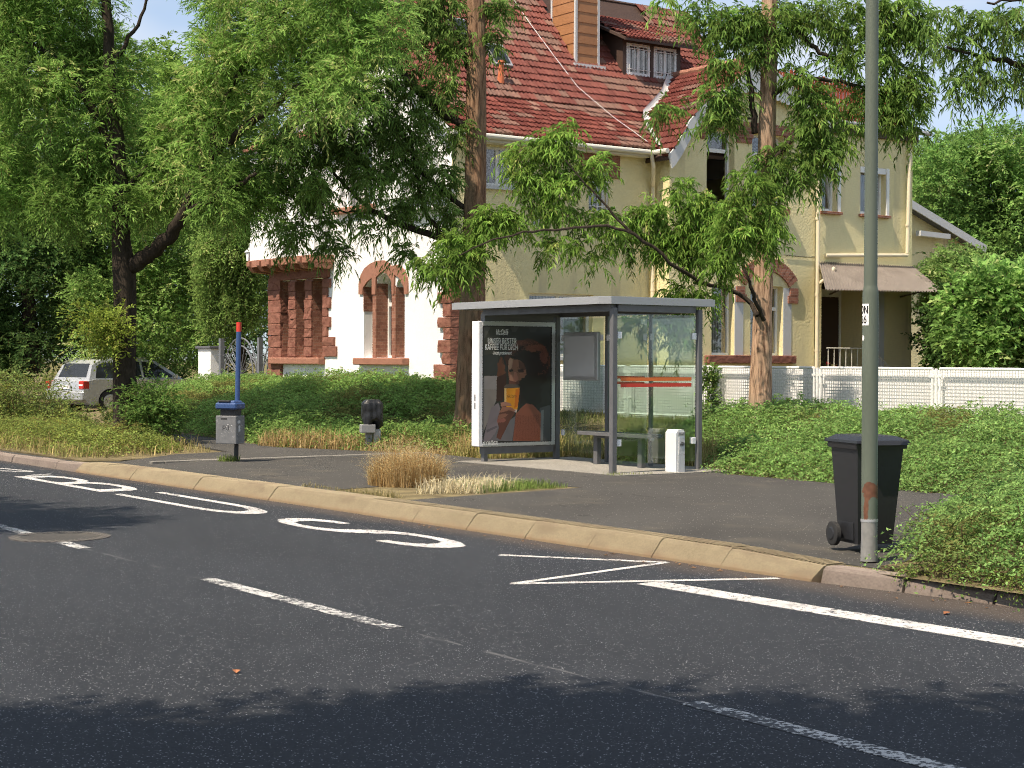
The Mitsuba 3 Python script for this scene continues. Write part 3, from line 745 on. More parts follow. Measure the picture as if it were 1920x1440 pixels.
ent(H + 'wall', MB().box(UPB - 0.1, UPB, 30.5, 33.2, 1.2, 4.0).box(UPB, UW - 0.375, 30.5, 30.715, 1.2, 4.0).box(UPB, UW - 0.375, 32.755, 32.9, 1.2, 4.0), 'm_yellow')
dk = ent(H + 'door', MB().box(UPB + 0.003, UPB + 0.06, 31.75, 32.6, 1.35, 3.35).box(UPB + 0.003, UPB + 0.06, 31.75, 32.6, 3.55, 3.95), 'm_wood_dark')
ent(dk + '__frame', MB().box(UPB + 0.003, UPB + 0.08, 31.67, 31.747, 1.35, 3.97).box(UPB + 0.003, UPB + 0.08, 32.603, 32.68, 1.35, 3.97).box(UPB + 0.003, UPB + 0.075, 31.75, 32.6, 3.353, 3.547), 'm_white_paint')
ent(H + 'jamb_paint', MB().box(UW - 0.36, UW - 0.005, 32.752, 33.0, 1.25, 3.97), 'm_grey_white')
ent(H + 'porch_floor', MB().box(UPB - 0.1, UW + 0.25, 30.5, 33.2, 0.2, 1.24), 'm_pad')
lp = ent(H + 'porch_lamp', MB().tube([(UPB, 31.35, 3.3), (UPB + 0.15, 31.35, 3.3)], 0.02, 6).box(UPB + 0.1, UPB + 0.2, 31.3, 31.4, 3.2, 3.4, 0.02).box(UPB + 0.003, UPB + 0.03, 31.28, 31.42, 3.22, 3.38), 'm_dark')
m = MB()
for i in range(8): m.tube([(UW + 0.2, 30.75 + i * 0.21, 1.24), (UW + 0.2, 30.75 + i * 0.21, 1.98)], 0.011, 6)
m.tube([(UW + 0.2, 30.7, 1.99), (UW + 0.2, 32.3, 1.99), (UW + 0.25, 32.95, 1.5)], 0.016, 8)
for i in range(3): m.tube([(UW + 0.21 + 0.01 * i, 32.45 + 0.2 * i, 0.9), (UW + 0.21 + 0.01 * i, 32.45 + 0.2 * i, 1.88 - 0.15 * i)], 0.011, 6)
ent(H + 'porch_rail', m, 'm_gutter')
pk = thing('potted_plant', 'potted plant with red flowers behind the porch rail', 'potted plant')
ent(pk + '__pot', MB().tube([(UW - 0.1, 31.05, 1.25), (UW - 0.1, 31.05, 1.42)], [0.1, 0.14], 12), 'm_clay_pipe')
r_ = np.random.default_rng(11); m = MB(); mf = MB()
for i in range(60):
    c = np.array([UW - 0.1, 31.05, 1.5]) + r_.normal(size=3) * [0.12, 0.16, 0.09]; d = r_.normal(size=3) * 0.05; e = r_.normal(size=3) * 0.04
    (m if i % 5 else mf).add([c, c + d, c + d + e, c + e], [[0, 1, 2, 3]])
ent(pk + '__leaves', m, 'm_lawn'); ent(pk + '__flowers', mf, 'm_flower')
# awning of corrugated sheet
aw = key(H + 'awning'); TL, TR = np.array([UW - 0.015, 30.62, 4.16]), np.array([UW - 0.015, 34.12, 4.16])
BL, BR = at(1548, 543, 0, UW + 1.35), at(1771, 547, 0, UW + 1.35)
na, v, f = 210, [], []
for i in range(na + 1):
    t = i / na; hgt = 0.022 * math.sin(t * 2 * np.pi * 42)
    A, B = TL + (TR - TL) * t, BL + (BR - BL) * t
    for P in (A, (A + B) / 2, B): v.append(P + [0.4 * hgt, 0, hgt])
    for P in (A, (A + B) / 2, B): v.append(P + [0.4 * hgt, 0, hgt - 0.006])
for i in range(na):
    for j in (0, 1):
        o = i * 6 + j; f += [[o, o + 1, o + 7, o + 6], [o + 3, o + 9, o + 10, o + 4]]
    o = i * 6; f += [[o + 2, o + 5, o + 11, o + 8]]
ent(aw, (np.array(v), np.array(f)), 'm_corr', label='brownish corrugated sheet awning over the porch')
m = MB()
for v_ in (31.0, 33.6): ent(aw + '__strut', MB().bar((UW - 0.01, v_, 3.35), (UW + 0.95, v_ + (0.55 if v_ > 32 else -0.1), 3.62), 0.035, 0.035), 'm_wood_dark')
m = MB()
# flat roof: fascia, gutter, red picket fence round the terrace
ent(H + 'flat_roof', MB().box(-36.5, UW + 0.12, AV, VE + 0.12, 7.625, 7.74), 'm_slate')
ent(H + 'fascia', MB().box(UW - 0.01, UW + 0.10, AV, VE + 0.1, 7.42, 7.62), 'm_wood_dark')
ent(H + 'gutter', MB().tube([(UW + 0.16, AV - 0.1, 7.70), (UW + 0.16, VE + 0.5, 7.66)], 0.06, 10), 'm_zinc')
pf = thing('picket_fence', 'red wooden picket fence round the roof terrace of the annex', 'fence')
r_ = np.random.default_rng(12)
for z in (7.95, 8.6): ent(pf + '__rail', MB().box(UW - 0.5, UW - 0.46, 28.9, VE, z, z + 0.07), 'm_wood_red')
for i in range(40):
    v_ = 28.98 + i * 0.127; hh = 8.92 + 0.16 * r_.random() - 0.008 * i
    c = sg.Polygon([(v_, 7.76), (v_ + 0.095, 7.76), (v_ + 0.095, hh - 0.05), (v_ + 0.0475, hh), (v_, hh - 0.05)])
    ent(pf + '__picket', MB().prism(c.buffer(0), 0, UW - 0.457, UW - 0.432), 'm_wood_red')
# far walls and floors that close the volume
ent(H + 'wall', MB().box(UL, UL + 0.3, V0 + 0.385, 30.3, 0.2, 6.5).box(UL + 0.3, -36.5, 30.0, 30.3, 0.2, 6.5).box(-36.8, -36.5, 30.31, VE, 0.2, 7.6).box(-36.5, UW - 0.38, VE - 0.3, VE - 0.003, 0.2, 7.6), 'm_yellow')
ent(H + 'floor', MB().box(UL + 0.3, UY - 0.36, V0 + 0.39, 29.9, 3.88, 4.05).box(UY - 0.35, UW - 0.37, VW0 + 0.31, VW1 - 0.02, 3.88, 4.05).box(UL + 0.3, UY - 0.36, V0 + 0.39, 29.9, 1.1, 1.2).box(-36.4, UW - 0.4, 30.5, VE - 0.31, 4.02, 4.12).box(-34.5, -34.4, V0 + 0.39, 29.9, 1.2, 6.5), 'm_room')

# --- main roof: flat eaves course, steep slope with half hips, mirrored behind
ZE, ZB, ZR, UB, UR, UE = 6.62, 7.72, 11.22, -32.1, -35.02, -30.42
VA, VB = 19.72, 30.35
TU = (ZR - ZB) / (UB - UR)
ZH = 9.07; UH = UB - (ZH - ZB) / TU; VH = VA + 2.15
P3 = lambda *q: np.array(q, float)
faces = [[P3(UE, VA, ZE), P3(UE, VB, ZE), P3(UB, VB, ZB), P3(UB, VA, ZB)], [P3(UB, VA, ZB), P3(UB, VB, ZB), P3(UR, VB, ZR), P3(UR, VH, ZR), P3(UH, VA, ZH)],
         [P3(UH, VA, ZH), P3(UR, VH, ZR), P3(2 * UR - UH, VA, ZH)]]
mir = lambda P: [P3(2 * UR - p[0], p[1], p[2]) for p in P][::-1]
roof = key(H + 'roof'); m = MB()
for P in faces[:2] + [mir(faces[0]), mir(faces[1])] + faces[2:]:
    P = np.array(P); n = np.cross(P[1] - P[0], P[2] - P[0]); n /= np.linalg.norm(n)
    k = len(P); v = np.vstack([P - n * 0.02, P - n * 0.10]); f = [[0, i, i + 1] for i in range(1, k - 1)] + [[k, k + i + 1, k + i] for i in range(1, k - 1)]
    for i in range(k): j = (i + 1) % k; f += [[i, k + i, k + j], [i, k + j, j]]
    m.add(v, f)
scene[roof] = mikit.ply(m.mesh(), 'm_wood_dark')
lab(roof, 'red tiled main roof')
ent(H + 'wall', MB().prism([(UY, 6.5), (UB, 7.56), (UR, 11.0), (2 * UR - UB, 7.56), (UL, 6.5)], 1, 29.97, 30.29), 'm_white')

TP = np.array([(0, .030), (.10, .036), (.2, .012), (.32, .004), (.44, .012), (.54, .034), (.66, .012), (.8, .004), (.92, .012), (1.0, .022)])
tiles = []                                                                # (distance, vertices, colour)


def tile_rows(P0, across, upw, wid, hgt, clip, w=0.235, e=0.245, seed=0, pale=0.0):
    """Rows of interlocking tiles with two rolls on a roof plane; clip(a, b) says where tiles lie."""
    A, B = np.asarray(across, float), np.asarray(upw, float); N = np.cross(A, B); r = np.random.default_rng(seed)
    n = len(TP)
    for j in range(int(hgt / e)):
        for i in range(int(wid / w)):
            a, b = i * w + (0.5 * w if j % 2 else 0), j * e
            if not clip(a + w / 2, b + e / 2): continue
            jt = r.normal() * 0.006; tl = 0.004 * r.normal()
            x = a + TP[:, 0] * w * 1.015
            rows = [(b + jt - 0.004, TP[:, 1] - 0.012), (b + jt, TP[:, 1] + 0.042 + tl), (b + jt + e + 0.05, TP[:, 1] + 0.004)]
            v = np.vstack([P0 + x[:, None] * A + bb * B + hh[:, None] * N for bb, hh in rows])
            q = r.random(); base = np.array([0.125, 0.026, 0.018]) * (1 - q) + np.array([0.20, 0.058, 0.042]) * q
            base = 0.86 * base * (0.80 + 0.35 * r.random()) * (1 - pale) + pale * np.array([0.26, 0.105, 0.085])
            mo = meshkit.fbm(np.array([[a * 0.8 + seed, b * 1.1, 0.5]]), 3, seed)[0]
            if mo > 0.56: base = base * 0.6 + np.array([0.20, 0.17, 0.13]) * 0.4
            if r.random() < 0.03: base = np.array([0.22, 0.12, 0.09])
            tiles.append((np.linalg.norm(v.mean(0) - CAM), v, base))


lo_d = P3(UB - UE, 0, ZB - ZE); lo_l = np.linalg.norm(lo_d); lo_d /= lo_l
hi_d = P3(UR - UB, 0, ZR - ZB); hi_l = np.linalg.norm(hi_d); hi_d /= hi_l
VWE = 25.42                                                               # eave line of the wing roof
chim = sg.box(25.18, 0, 25.92, 9.0)


def clip_lo(a, b):
    v = VA + a; z = ZE + b * lo_d[2]
    return not (VWE < v and z < gab_f(min(v, 28.25)) + 0.0) and v < VB


def clip_hi(a, b):
    v = VA + a; z = ZB + b * hi_d[2]; u = UB + b * hi_d[0]
    if v > VB or z > ZR: return False
    if z > ZH and v < VA + (z - ZH) / (ZR - ZH) * (VH - VA): return False
    if 25.2 < v < 25.93 and z > 8.98: return False
    if 26.6 < v < 28.6 and z > 8.78 and u > -34.9: return False
    if 25.7 < v < 30.4 and z < min(gab_f(v), 9.0): return False
    return True


tile_rows(P3(UE, VA, ZE), (0, 1, 0), lo_d, VB - VA, lo_l + 0.1, clip_lo, seed=1)
tile_rows(P3(UB, VA, ZB) + hi_d * 0.04, (0, 1, 0), hi_d, VB - VA, hi_l, clip_hi, seed=2, pale=0.25)  # pale mixes pinkish sun highlights into the steep slope's tile colour
# wing roof: curved left slope facing the street, a straight right slope
gl = [q for q in GAB if q[0] <= 28.3]
wr = key(H + 'wing_roof'); m = MB()
gpoly = [(v, gab_f(v) - 0.02) for v in np.linspace(25.44, 30.66, 40)] + [(v, gab_f(v) - 0.10) for v in np.linspace(30.66, 25.44, 40)]
m.prism(sg.Polygon(gpoly).buffer(0), 0, -33.6, UW + 0.235); scene[wr] = mikit.ply(m.mesh(), 'm_wood_dark'); lab(wr, 'red tiled curved roof of the wing')
main_tiles, tiles = tiles, []
for i in range(1, len(gl)):
    p, q2 = np.array(gl[i - 1]), np.array(gl[i]); d = q2 - p; L = np.linalg.norm(d); d = P3(0, d[0] / L, d[1] / L)
    U1 = UW + 0.235
    def clip_w(a, b, p=p, d=d, i=i):
        u = U1 - 4.2 + a; z = p[1] + b * d[2]
        ur = UE - (z - ZE) / (ZB - ZE) * (UE - UB) if z < ZB else UB - (z - ZB) / TU
        return u > ur + 0.08
    tile_rows(P3(U1 - 4.2, p[0], p[1]), (1, 0, 0), d, 4.22, L + 0.06, clip_w, w=0.2, e=0.205, seed=20 + i)
TF = []
n = len(TP)
for j in range(2):
    for i in range(n - 1): TF.append([j * n + i, j * n + i + 1, (j + 1) * n + i + 1, (j + 1) * n + i])
TF = np.array(TF)


def lay_tiles(parent, tl, keep):
    tl.sort(key=lambda q: q[0])
    for _, v, c in tl[:keep]: ent(parent + '__tile', (v, TF), 'm_vc', color=np.tile(c, (len(v), 1)))
    m = MB()
    for _, v, c in tl[keep:]: m.add(v, TF, c)
    if len(tl) > keep: ent(parent + '__tile_field', m, 'm_vc', color=m.cols(), kind='stuff')


lay_tiles(roof, main_tiles, 190); lay_tiles(wr, tiles, 110)
m = MB()                                                                  # ridge caps and the pale mortar of the valley
for i in range(10): u = UW + 0.2 - i * 0.4; m.tube([(u, 28.25, 8.98), (u - 0.42, 28.25, 9.0)], [0.075, 0.085], 8)
ent(wr + '__ridge', m, 'm_trim')
vp = []
for z in np.linspace(6.66, 8.9, 14):
    v_ = np.interp(z, [q[1] for q in gl], [q[0] for q in gl]); u = UE - (z - ZE) / (ZB - ZE) * (UE - UB) if z < ZB else UB - (z - ZB) / TU
    vp.append((u + 0.05, v_ - 0.06, z + 0.075))
vp = np.array(vp); vv = np.vstack([vp + [0.02, 0.13, 0.012], vp, vp + [0.06, -0.13, 0.03]]); nn = len(vp)
ent(roof + '__valley', (vv, np.array([[r * nn + i, r * nn + i + 1, (r + 1) * nn + i + 1, (r + 1) * nn + i] for r in (0, 1) for i in range(nn - 1)])), 'm_lead', smooth=True, label='pale patched valley between the two roofs')
# verge boards, eaves boards and gutters, downpipes
m = MB()
for P in ((P3(UE, VA - 0.02, ZE - 0.06), P3(UB, VA - 0.02, ZB - 0.06)), (P3(UB, VA - 0.02, ZB - 0.06), P3(UH, VA - 0.02, ZH - 0.06)), (P3(UH, VA - 0.02, ZH - 0.06), P3(2 * UR - UH, VA - 0.02, ZH - 0.06))): m.bar(P[0], P[1], 0.03, 0.16)
ent(H + 'verge_board', m, 'm_grey_white')
ent(H + 'eaves_board', MB().box(UY + 0.003, UE - 0.04, VA + 0.05, 25.4, 6.43, 6.49).box(UE - 0.05, UE - 0.02, VA, 25.42, 6.44, 6.58), 'm_gutter')
for pts in ([(UE + 0.06, VA, 6.55), (UE + 0.06, 25.36, 6.53)], [(UE + 0.06, 25.36, 6.53), (UW + 0.3, 25.36, 6.53)]): ent(H + 'gutter', MB().tube(pts, 0.06, 10), 'm_gutter')
dp = [[(UE + 0.06, 25.3, 6.5), (UE + 0.04, 25.38, 6.2), (UY + 0.12, 25.58, 5.75), (UY + 0.12, 25.58, 0.4)], [(UW + 0.13, AV + 0.1, 7.62), (UW + 0.1, AV + 0.02, 7.3), (UW + 0.09, AV, 0.6)], [(UW + 0.16, 33.85, 7.62), (UW + 0.09, 33.82, 7.3), (UW + 0.09, 33.75, 4.5)], [(UW + 0.09, 33.75, 4.44), (UW + 0.09, 30.75, 4.32)], [(UW + 0.4, 30.75, 4.0), (UW + 0.3, 30.6, 3.75), (UW + 0.1, AV + 0.06, 3.6)]]
for pts in dp: ent(H + 'downpipe', MB().tube(pts, 0.048, 10), 'm_pipe')
m = MB()
for pts in dp[:3]:
    for z in (1.9, 3.3, 5.2):
        if z < pts[-1][2] + 0.3: continue
        m.tube([(pts[-1][0], pts[-1][1], z), (pts[-1][0], pts[-1][1], z + 0.06)], 0.056, 10)
ent(H + 'pipe_clamp', m, 'm_pipe')
ent(H + 'cable', MB().tube([(UW + 0.02, 29.4, 4.28), (UW + 0.02, 30.1, 4.26), (UW + 0.02, VW1, 4.27)], 0.008, 5), 'm_dark')
# roof cable, vent pipe, skylights
rp = lambda v, z: (lambda u: P3(u, v, z + 0.09))(UB - (z - ZB) / TU if z > ZB else UE - (z - ZE) / (ZB - ZE) * (UE - UB))
ent(H + 'roof_cable', MB().tube([rp(24.2, 10.9), rp(24.35, 9.9), rp(24.55, 9.0), rp(24.75, 8.2), rp(25.15, 7.4), rp(25.35, 6.72)], 0.010, 5), 'm_grey_white', label='pale cable running down the roof tiles')
p0 = rp(22.45, 8.15); ent(H + 'vent_pipe', MB().tube([p0 - [0, 0, 0.1], p0 + [0.02, 0, 0.18], p0 + [0.04, 0, 0.38]], [0.09, 0.06, 0.055], 10).tube([p0 + [0.04, 0, 0.38], p0 + [0.04, 0, 0.43]], [0.09, 0.085], 10), 'm_clay_pipe', label='orange clay vent pipe on the roof')
for v_, z in ((22.0, 9.35), (22.75, 8.75)):
    p0 = rp(v_, z) + hi_d * 0.1; Nn = np.cross((0, 1, 0), hi_d); mat = np.stack([P3(0, 1, 0), hi_d, Nn], 1)
    k = ent(H + 'skylight', MB().obox(p0, (0.55, 0.75, 0.08), mat=mat), 'm_zinc'); ent(k + '__pane', MB().obox(p0 + Nn * 0.05, (0.43, 0.6, 0.02), mat=mat), 'm_car_glass')
# chimney clad in orange panels
ch = key(H + 'chimney'); cu0, cu1, cv0, cv1 = -34.15, -33.18, 25.2, 25.9
scene[ch] = mikit.ply(MB().box(cu0, cu1, cv0, cv1, 7.9, 12.6).mesh(), 'm_wood_dark'); lab(ch, 'tall chimney clad in orange panels')
for i in range(14):
    z = 9.0 + i * 0.26; o = 0.016
    lo = lambda w0, w1, ax, s, pos: MB().add(*hull([(lambda q: q if ax else q[[1, 0, 2]])(P3(w, pos + s * d, zz)) for w in (w0, w1) for zz, d in ((z - 0.01, 0.006), (z - 0.01, 0.028), (z + 0.255, 0.004), (z + 0.255, 0.012))]))
    ent(ch + '__panel', lo(cv0 - 0.01, cv1 + 0.01, 0, 1, cu1), 'm_chim'); ent(ch + '__panel', lo(cu0, cu1 + 0.01, 1, -1, cv0), 'm_chim')
m = MB()
for a, b in ((cu1, cv0), (cu1, cv1), (cu0, cv0)): m.box(a - 0.028, a + 0.034, b - 0.034, b + 0.034, 8.7, 12.6)
ent(ch + '__corner_strip', m, 'm_grey_white')
ent(ch + '__flashing', MB().box(cu0 - 0.1, cu1 + 0.14, cv0 - 0.14, cv1 + 0.14, 8.7, 8.985), 'm_lead')
# shed dormer
dm = key(H + 'dormer'); DU = -33.0; dv0, dv1 = 26.55, 28.45; zt = 9.72
scene[dm] = mikit.ply(MB().box(DU - 1.6, DU - 0.05, dv0, dv0 + 0.08, 8.7, zt + 0.25).box(DU - 1.6, DU - 0.05, dv1 - 0.08, dv1, 8.7, zt + 0.25).box(DU - 0.07, DU, dv0, dv1, 8.7, 8.85).box(DU - 0.07, DU, dv0, dv1, zt - 0.06, zt).box(DU - 0.07, DU, dv0, dv0 + 0.12, 8.85, zt - 0.06).box(DU - 0.07, DU, dv1 - 0.12, dv1, 8.85, zt - 0.06).box(DU - 0.07, DU + 0.01, (dv0 + dv1) / 2 - 0.05, (dv0 + dv1) / 2 + 0.05, 8.85, zt - 0.06).mesh(), 'm_wood_dark'); lab(dm, 'shed dormer with a two part barred window')
vm = (dv0 + dv1) / 2
for a, b in ((dv0 + 0.125, vm - 0.055), (vm + 0.055, dv1 - 0.125)):
    P = sg.box(a, 8.855, b, zt - 0.065); w_ = MB().prism(P.difference(P.buffer(-0.07)), 0, DU - 0.06, DU - 0.01).box(DU - 0.055, DU - 0.015, (a + b) / 2 - 0.03, (a + b) / 2 + 0.03, 8.9, zt - 0.1)
    for i in range(5): w_.tube([(DU + 0.02, a + (b - a) * (i + 0.5) / 5, 8.87), (DU + 0.02, a + (b - a) * (i + 0.5) / 5, zt - 0.08)], 0.009, 5)
    for z in (9.0, 9.52): w_.tube([(DU + 0.02, a, z), (DU + 0.02, b, z)], 0.009, 5)
    ent(dm + '__sash', w_, 'm_white_paint'); ent(dm + '__pane', MB().prism(P.buffer(-0.07), 0, DU - 0.04, DU - 0.036), 'm_glass'); ent(dm + '__curtain', MB().prism(P.buffer(0.04), 0, DU - 0.3, DU - 0.28), 'm_curtain')
A, B = P3(DU + 0.35, 26.35, zt - 0.02), P3(DU - 1.75, 26.1, zt + 0.95)
m = MB(); Q = np.array([A, P3(DU + 0.35, 28.75, zt - 0.02), P3(DU - 1.75, 28.75, zt + 0.95), B]); m.add(np.vstack([Q, Q - [0, 0, 0.07]]), [[0, 1, 2, 3], [4, 7, 6, 5], [0, 4, 5, 1], [0, 3, 7, 4], [1, 5, 6, 2]]); ent(dm + '__roof', m, 'm_wood_dark')
tiles = []; d = P3(-2.1, 0, 0.97); L = np.linalg.norm(d)
tile_rows(A, (0, 1, 0), d / L, 2.42, L, lambda a, b: True, w=0.235, e=0.24, seed=40)
m = MB()
for _, v, c in tiles: m.add(v, TF, c)
ent(dm + '__tile_field', m, 'm_vc', color=m.cols(), kind='stuff')

# ------------------------------------------------------------------ bus shelter
S = thing('bus_shelter', 'grey steel and glass bus shelter with a lit poster case at its left end', 'bus shelter') + '__'
SX0, SX1, SY0, SY1, SZ = -20.45, -17.42, 13.88, 15.28, PAVE_Z
post = lambda x, y, w=0.09, z1=2.36, d=None: MB().box(x - w / 2, x + w / 2, y - (d or w) / 2, y + (d or w) / 2, SZ, z1, 0.006)
for x, y, w in ((SX1, SY0, 0.08), (SX1, SY1 + 0.1, 0.075), (-18.42, SY1 + 0.08, 0.055), (-19.38, SY1 + 0.05, 0.055), (SX0, SY1 - 0.08, 0.08), (SX0, SY0, 0.08)): ent(S + 'post', post(x, y, w), 'm_steel')
# roof: grey edge with cut corners, dark frame below
rf = sg.Polygon([(-21.0, 13.66), (-17.46, 13.66), (-17.34, 13.78), (-17.34, 15.6), (-21.0, 15.6)])
k = ent(S + 'roof', MB().prism(rf.buffer(-0.02), 2, 2.455, 2.507), 'm_roof_grey')
m = MB().prism(rf.difference(rf.buffer(-0.05, join_style=2)), 2, 2.405, 2.50); ent(k + '__edge', m, 'm_roof_grey')
ent(k + '__ceiling', MB().prism(rf.buffer(-0.055), 2, 2.412, 2.445), 'm_alu')
for a in ((-20.45, -17.42, 13.84, 13.92), (-20.45, -17.42, 15.25, 15.33), (-20.49, -20.41, 13.93, 15.24), (-17.47, -17.38, 13.93, 15.24)): ent(S + 'roof_beam', MB().box(*a, 2.31, 2.408), 'm_steel')
# glass
for a, b in ((-20.4, -19.42), (-19.34, -18.46), (-18.38, -17.48)):
    y = SY1 + 0.0 + (a + 20.4) * 0.03
    ent(S + 'glass', MB().box(a, b, y, y + 0.008, SZ + 0.12, 2.28), 'm_tint_glass')
    for x in (a + 0.02, b - 0.02):
        for z in (0.52, 1.95): ent(S + 'clamp', MB().box(x - 0.035, x + 0.035, y - 0.022, y - 0.002, z, z + 0.09, 0.004), 'm_alu_white')
ent(S + 'glass', MB().box(SX1 - 0.004, SX1 + 0.004, SY0 + 0.06, SY1 + 0.04, SZ + 0.12, 2.28), 'm_tint_glass')
for y in (SY0 + 0.09, SY1 + 0.0):
    for z in (0.52, 1.95): ent(S + 'clamp', MB().box(SX1 + 0.006, SX1 + 0.026, y - 0.035, y + 0.035, z, z + 0.09, 0.004), 'm_alu_white')
for z, mt in ((1.395, 'm_orange'), (1.315, 'm_red')):
    ent(S + 'stripe', MB().box(SX1 + 0.005, SX1 + 0.007, SY0 + 0.12, SY1 - 0.04, z - 0.01, z + 0.038), mt)
    for i in range(3):
        a, b = ((-19.3, -18.48), (-18.36, -17.5), (-20.3, -19.45))[i]
        if i < 2: ent(S + 'stripe', MB().box(a + 0.02, b - 0.02, SY1 - 0.008 + (a + 20.4) * 0.03, SY1 - 0.004 + (a + 20.4) * 0.03, z, z + 0.04), 'm_stripe_dark')
# timetable case on the back wall
k = ent(S + 'timetable_case', MB().box(-20.3, -19.46, SY1 - 0.075, SY1 - 0.012, 1.36, 2.08, 0.01), 'm_alu')
ent(k + '__sheet', MB().box(-20.24, -19.52, SY1 - 0.083, SY1 - 0.077, 1.42, 2.02), 'm_grey_white')
# bench
bx0, bx1, by = -19.45, -17.75, 14.93
bs = sg.LineString([(bx0 + 0.2, by), (bx1 - 0.2, by)]).buffer(0.2, 8)
bk = ent(S + 'bench', MB().prism(bs, 2, SZ + 0.43, SZ + 0.475), 'm_steel')
for x in (bx0 + 0.35, bx1 - 0.35): ent(bk + '__leg', MB().box(x - 0.045, x + 0.045, by - 0.04, by + 0.04, SZ, SZ + 0.428, 0.006), 'm_steel')
ent(bk + '__rail', MB().box(bx0 + 0.3, bx1 - 0.3, by - 0.03, by + 0.03, SZ + 0.385, SZ + 0.425), 'm_steel')
# poster case
CX0, CX1 = -20.56, -20.36                                                  # thickness; the poster faces +x
cy0, cz0, cy1, cz1 = rect(890, 603, 1041, 836, 0, CX1)
cy0 = 13.72
A = S + 'poster_case'; k = ent(A, MB().box(CX0, CX1 - 0.012, cy0, cy1, cz0, cz1, 0.012), 'm_alu_white'); A = k
py0, pz0, py1, pz1 = rect(906.5, 613, 1033.5, 828, 0, CX1)
fr = sg.box(cy0 + 0.07, cz0 + 0.003, cy1 - 0.003, cz1 - 0.003).difference(sg.box(py0 - 0.012, pz0 - 0.012, py1 + 0.012, pz1 + 0.012))
ent(A + '__frame', MB().prism(fr, 0, CX1 - 0.016, CX1), 'm_alu')
ent(A + '__rim', MB().prism(sg.box(py0 - 0.012, pz0 - 0.012, py1 + 0.012, pz1 + 0.012).difference(sg.box(py0, pz0, py1, pz1)), 0, CX1 - 0.014, CX1 - 0.004), 'm_dark')
ent(A + '__lower_beam', MB().box(CX0 + 0.04, CX1 - 0.03, SY0 - 0.04, cy1 - 0.01, cz0 - 0.11, cz0 - 0.003), 'm_steel')
ent(A + '__upper_beam', MB().box(CX0 + 0.06, CX1 - 0.03, SY0 - 0.04, cy1 - 0.01, cz1 + 0.003, cz1 + 0.10), 'm_steel')
ent(A + '__lettering', MB().add(*text_at('STRÖER', 0.05, (CX1 + 0.0005, py0 - 0.005, cz0 + 0.025), (0, 1, 0), (0, 0, 1), bold=True)), 'm_print_white')
for y, z in ((cy0 - 0.004, 1.06), (cy0 - 0.004, 0.94)): ent(A + '__lock', MB().box(CX0 + 0.08, CX0 + 0.11, y - 0.002, y + 0.003, z, z + 0.09), 'm_grey_box')
# the printed sheet: flat colour fields cut so that none overlap, lettering in print on top
PX = CX1 - 0.010


def pp(x, y): q = at(x, y, 0, CX1); return q[1], q[2]


def za(pts): return sg.Polygon([pp(880 + x / 10.283, 590 + y / 10.283) for x, y in pts]).buffer(0)      # sightings in two enlargements
def zb(pts): return sg.Polygon([pp(880 + x / 8.0, 700 + y / 8.0) for x, y in pts]).buffer(0)


def blob(f, cx, cy, rx, ry, seed, amp=0.08, n=44):
    r = np.random.default_rng(seed); t = np.arange(n) * 2 * np.pi / n; a = 1 + amp * r.normal(size=n)
    return f([(cx + rx * q * math.cos(w), cy + ry * q * math.sin(w)) for w, q in zip(t, a)])


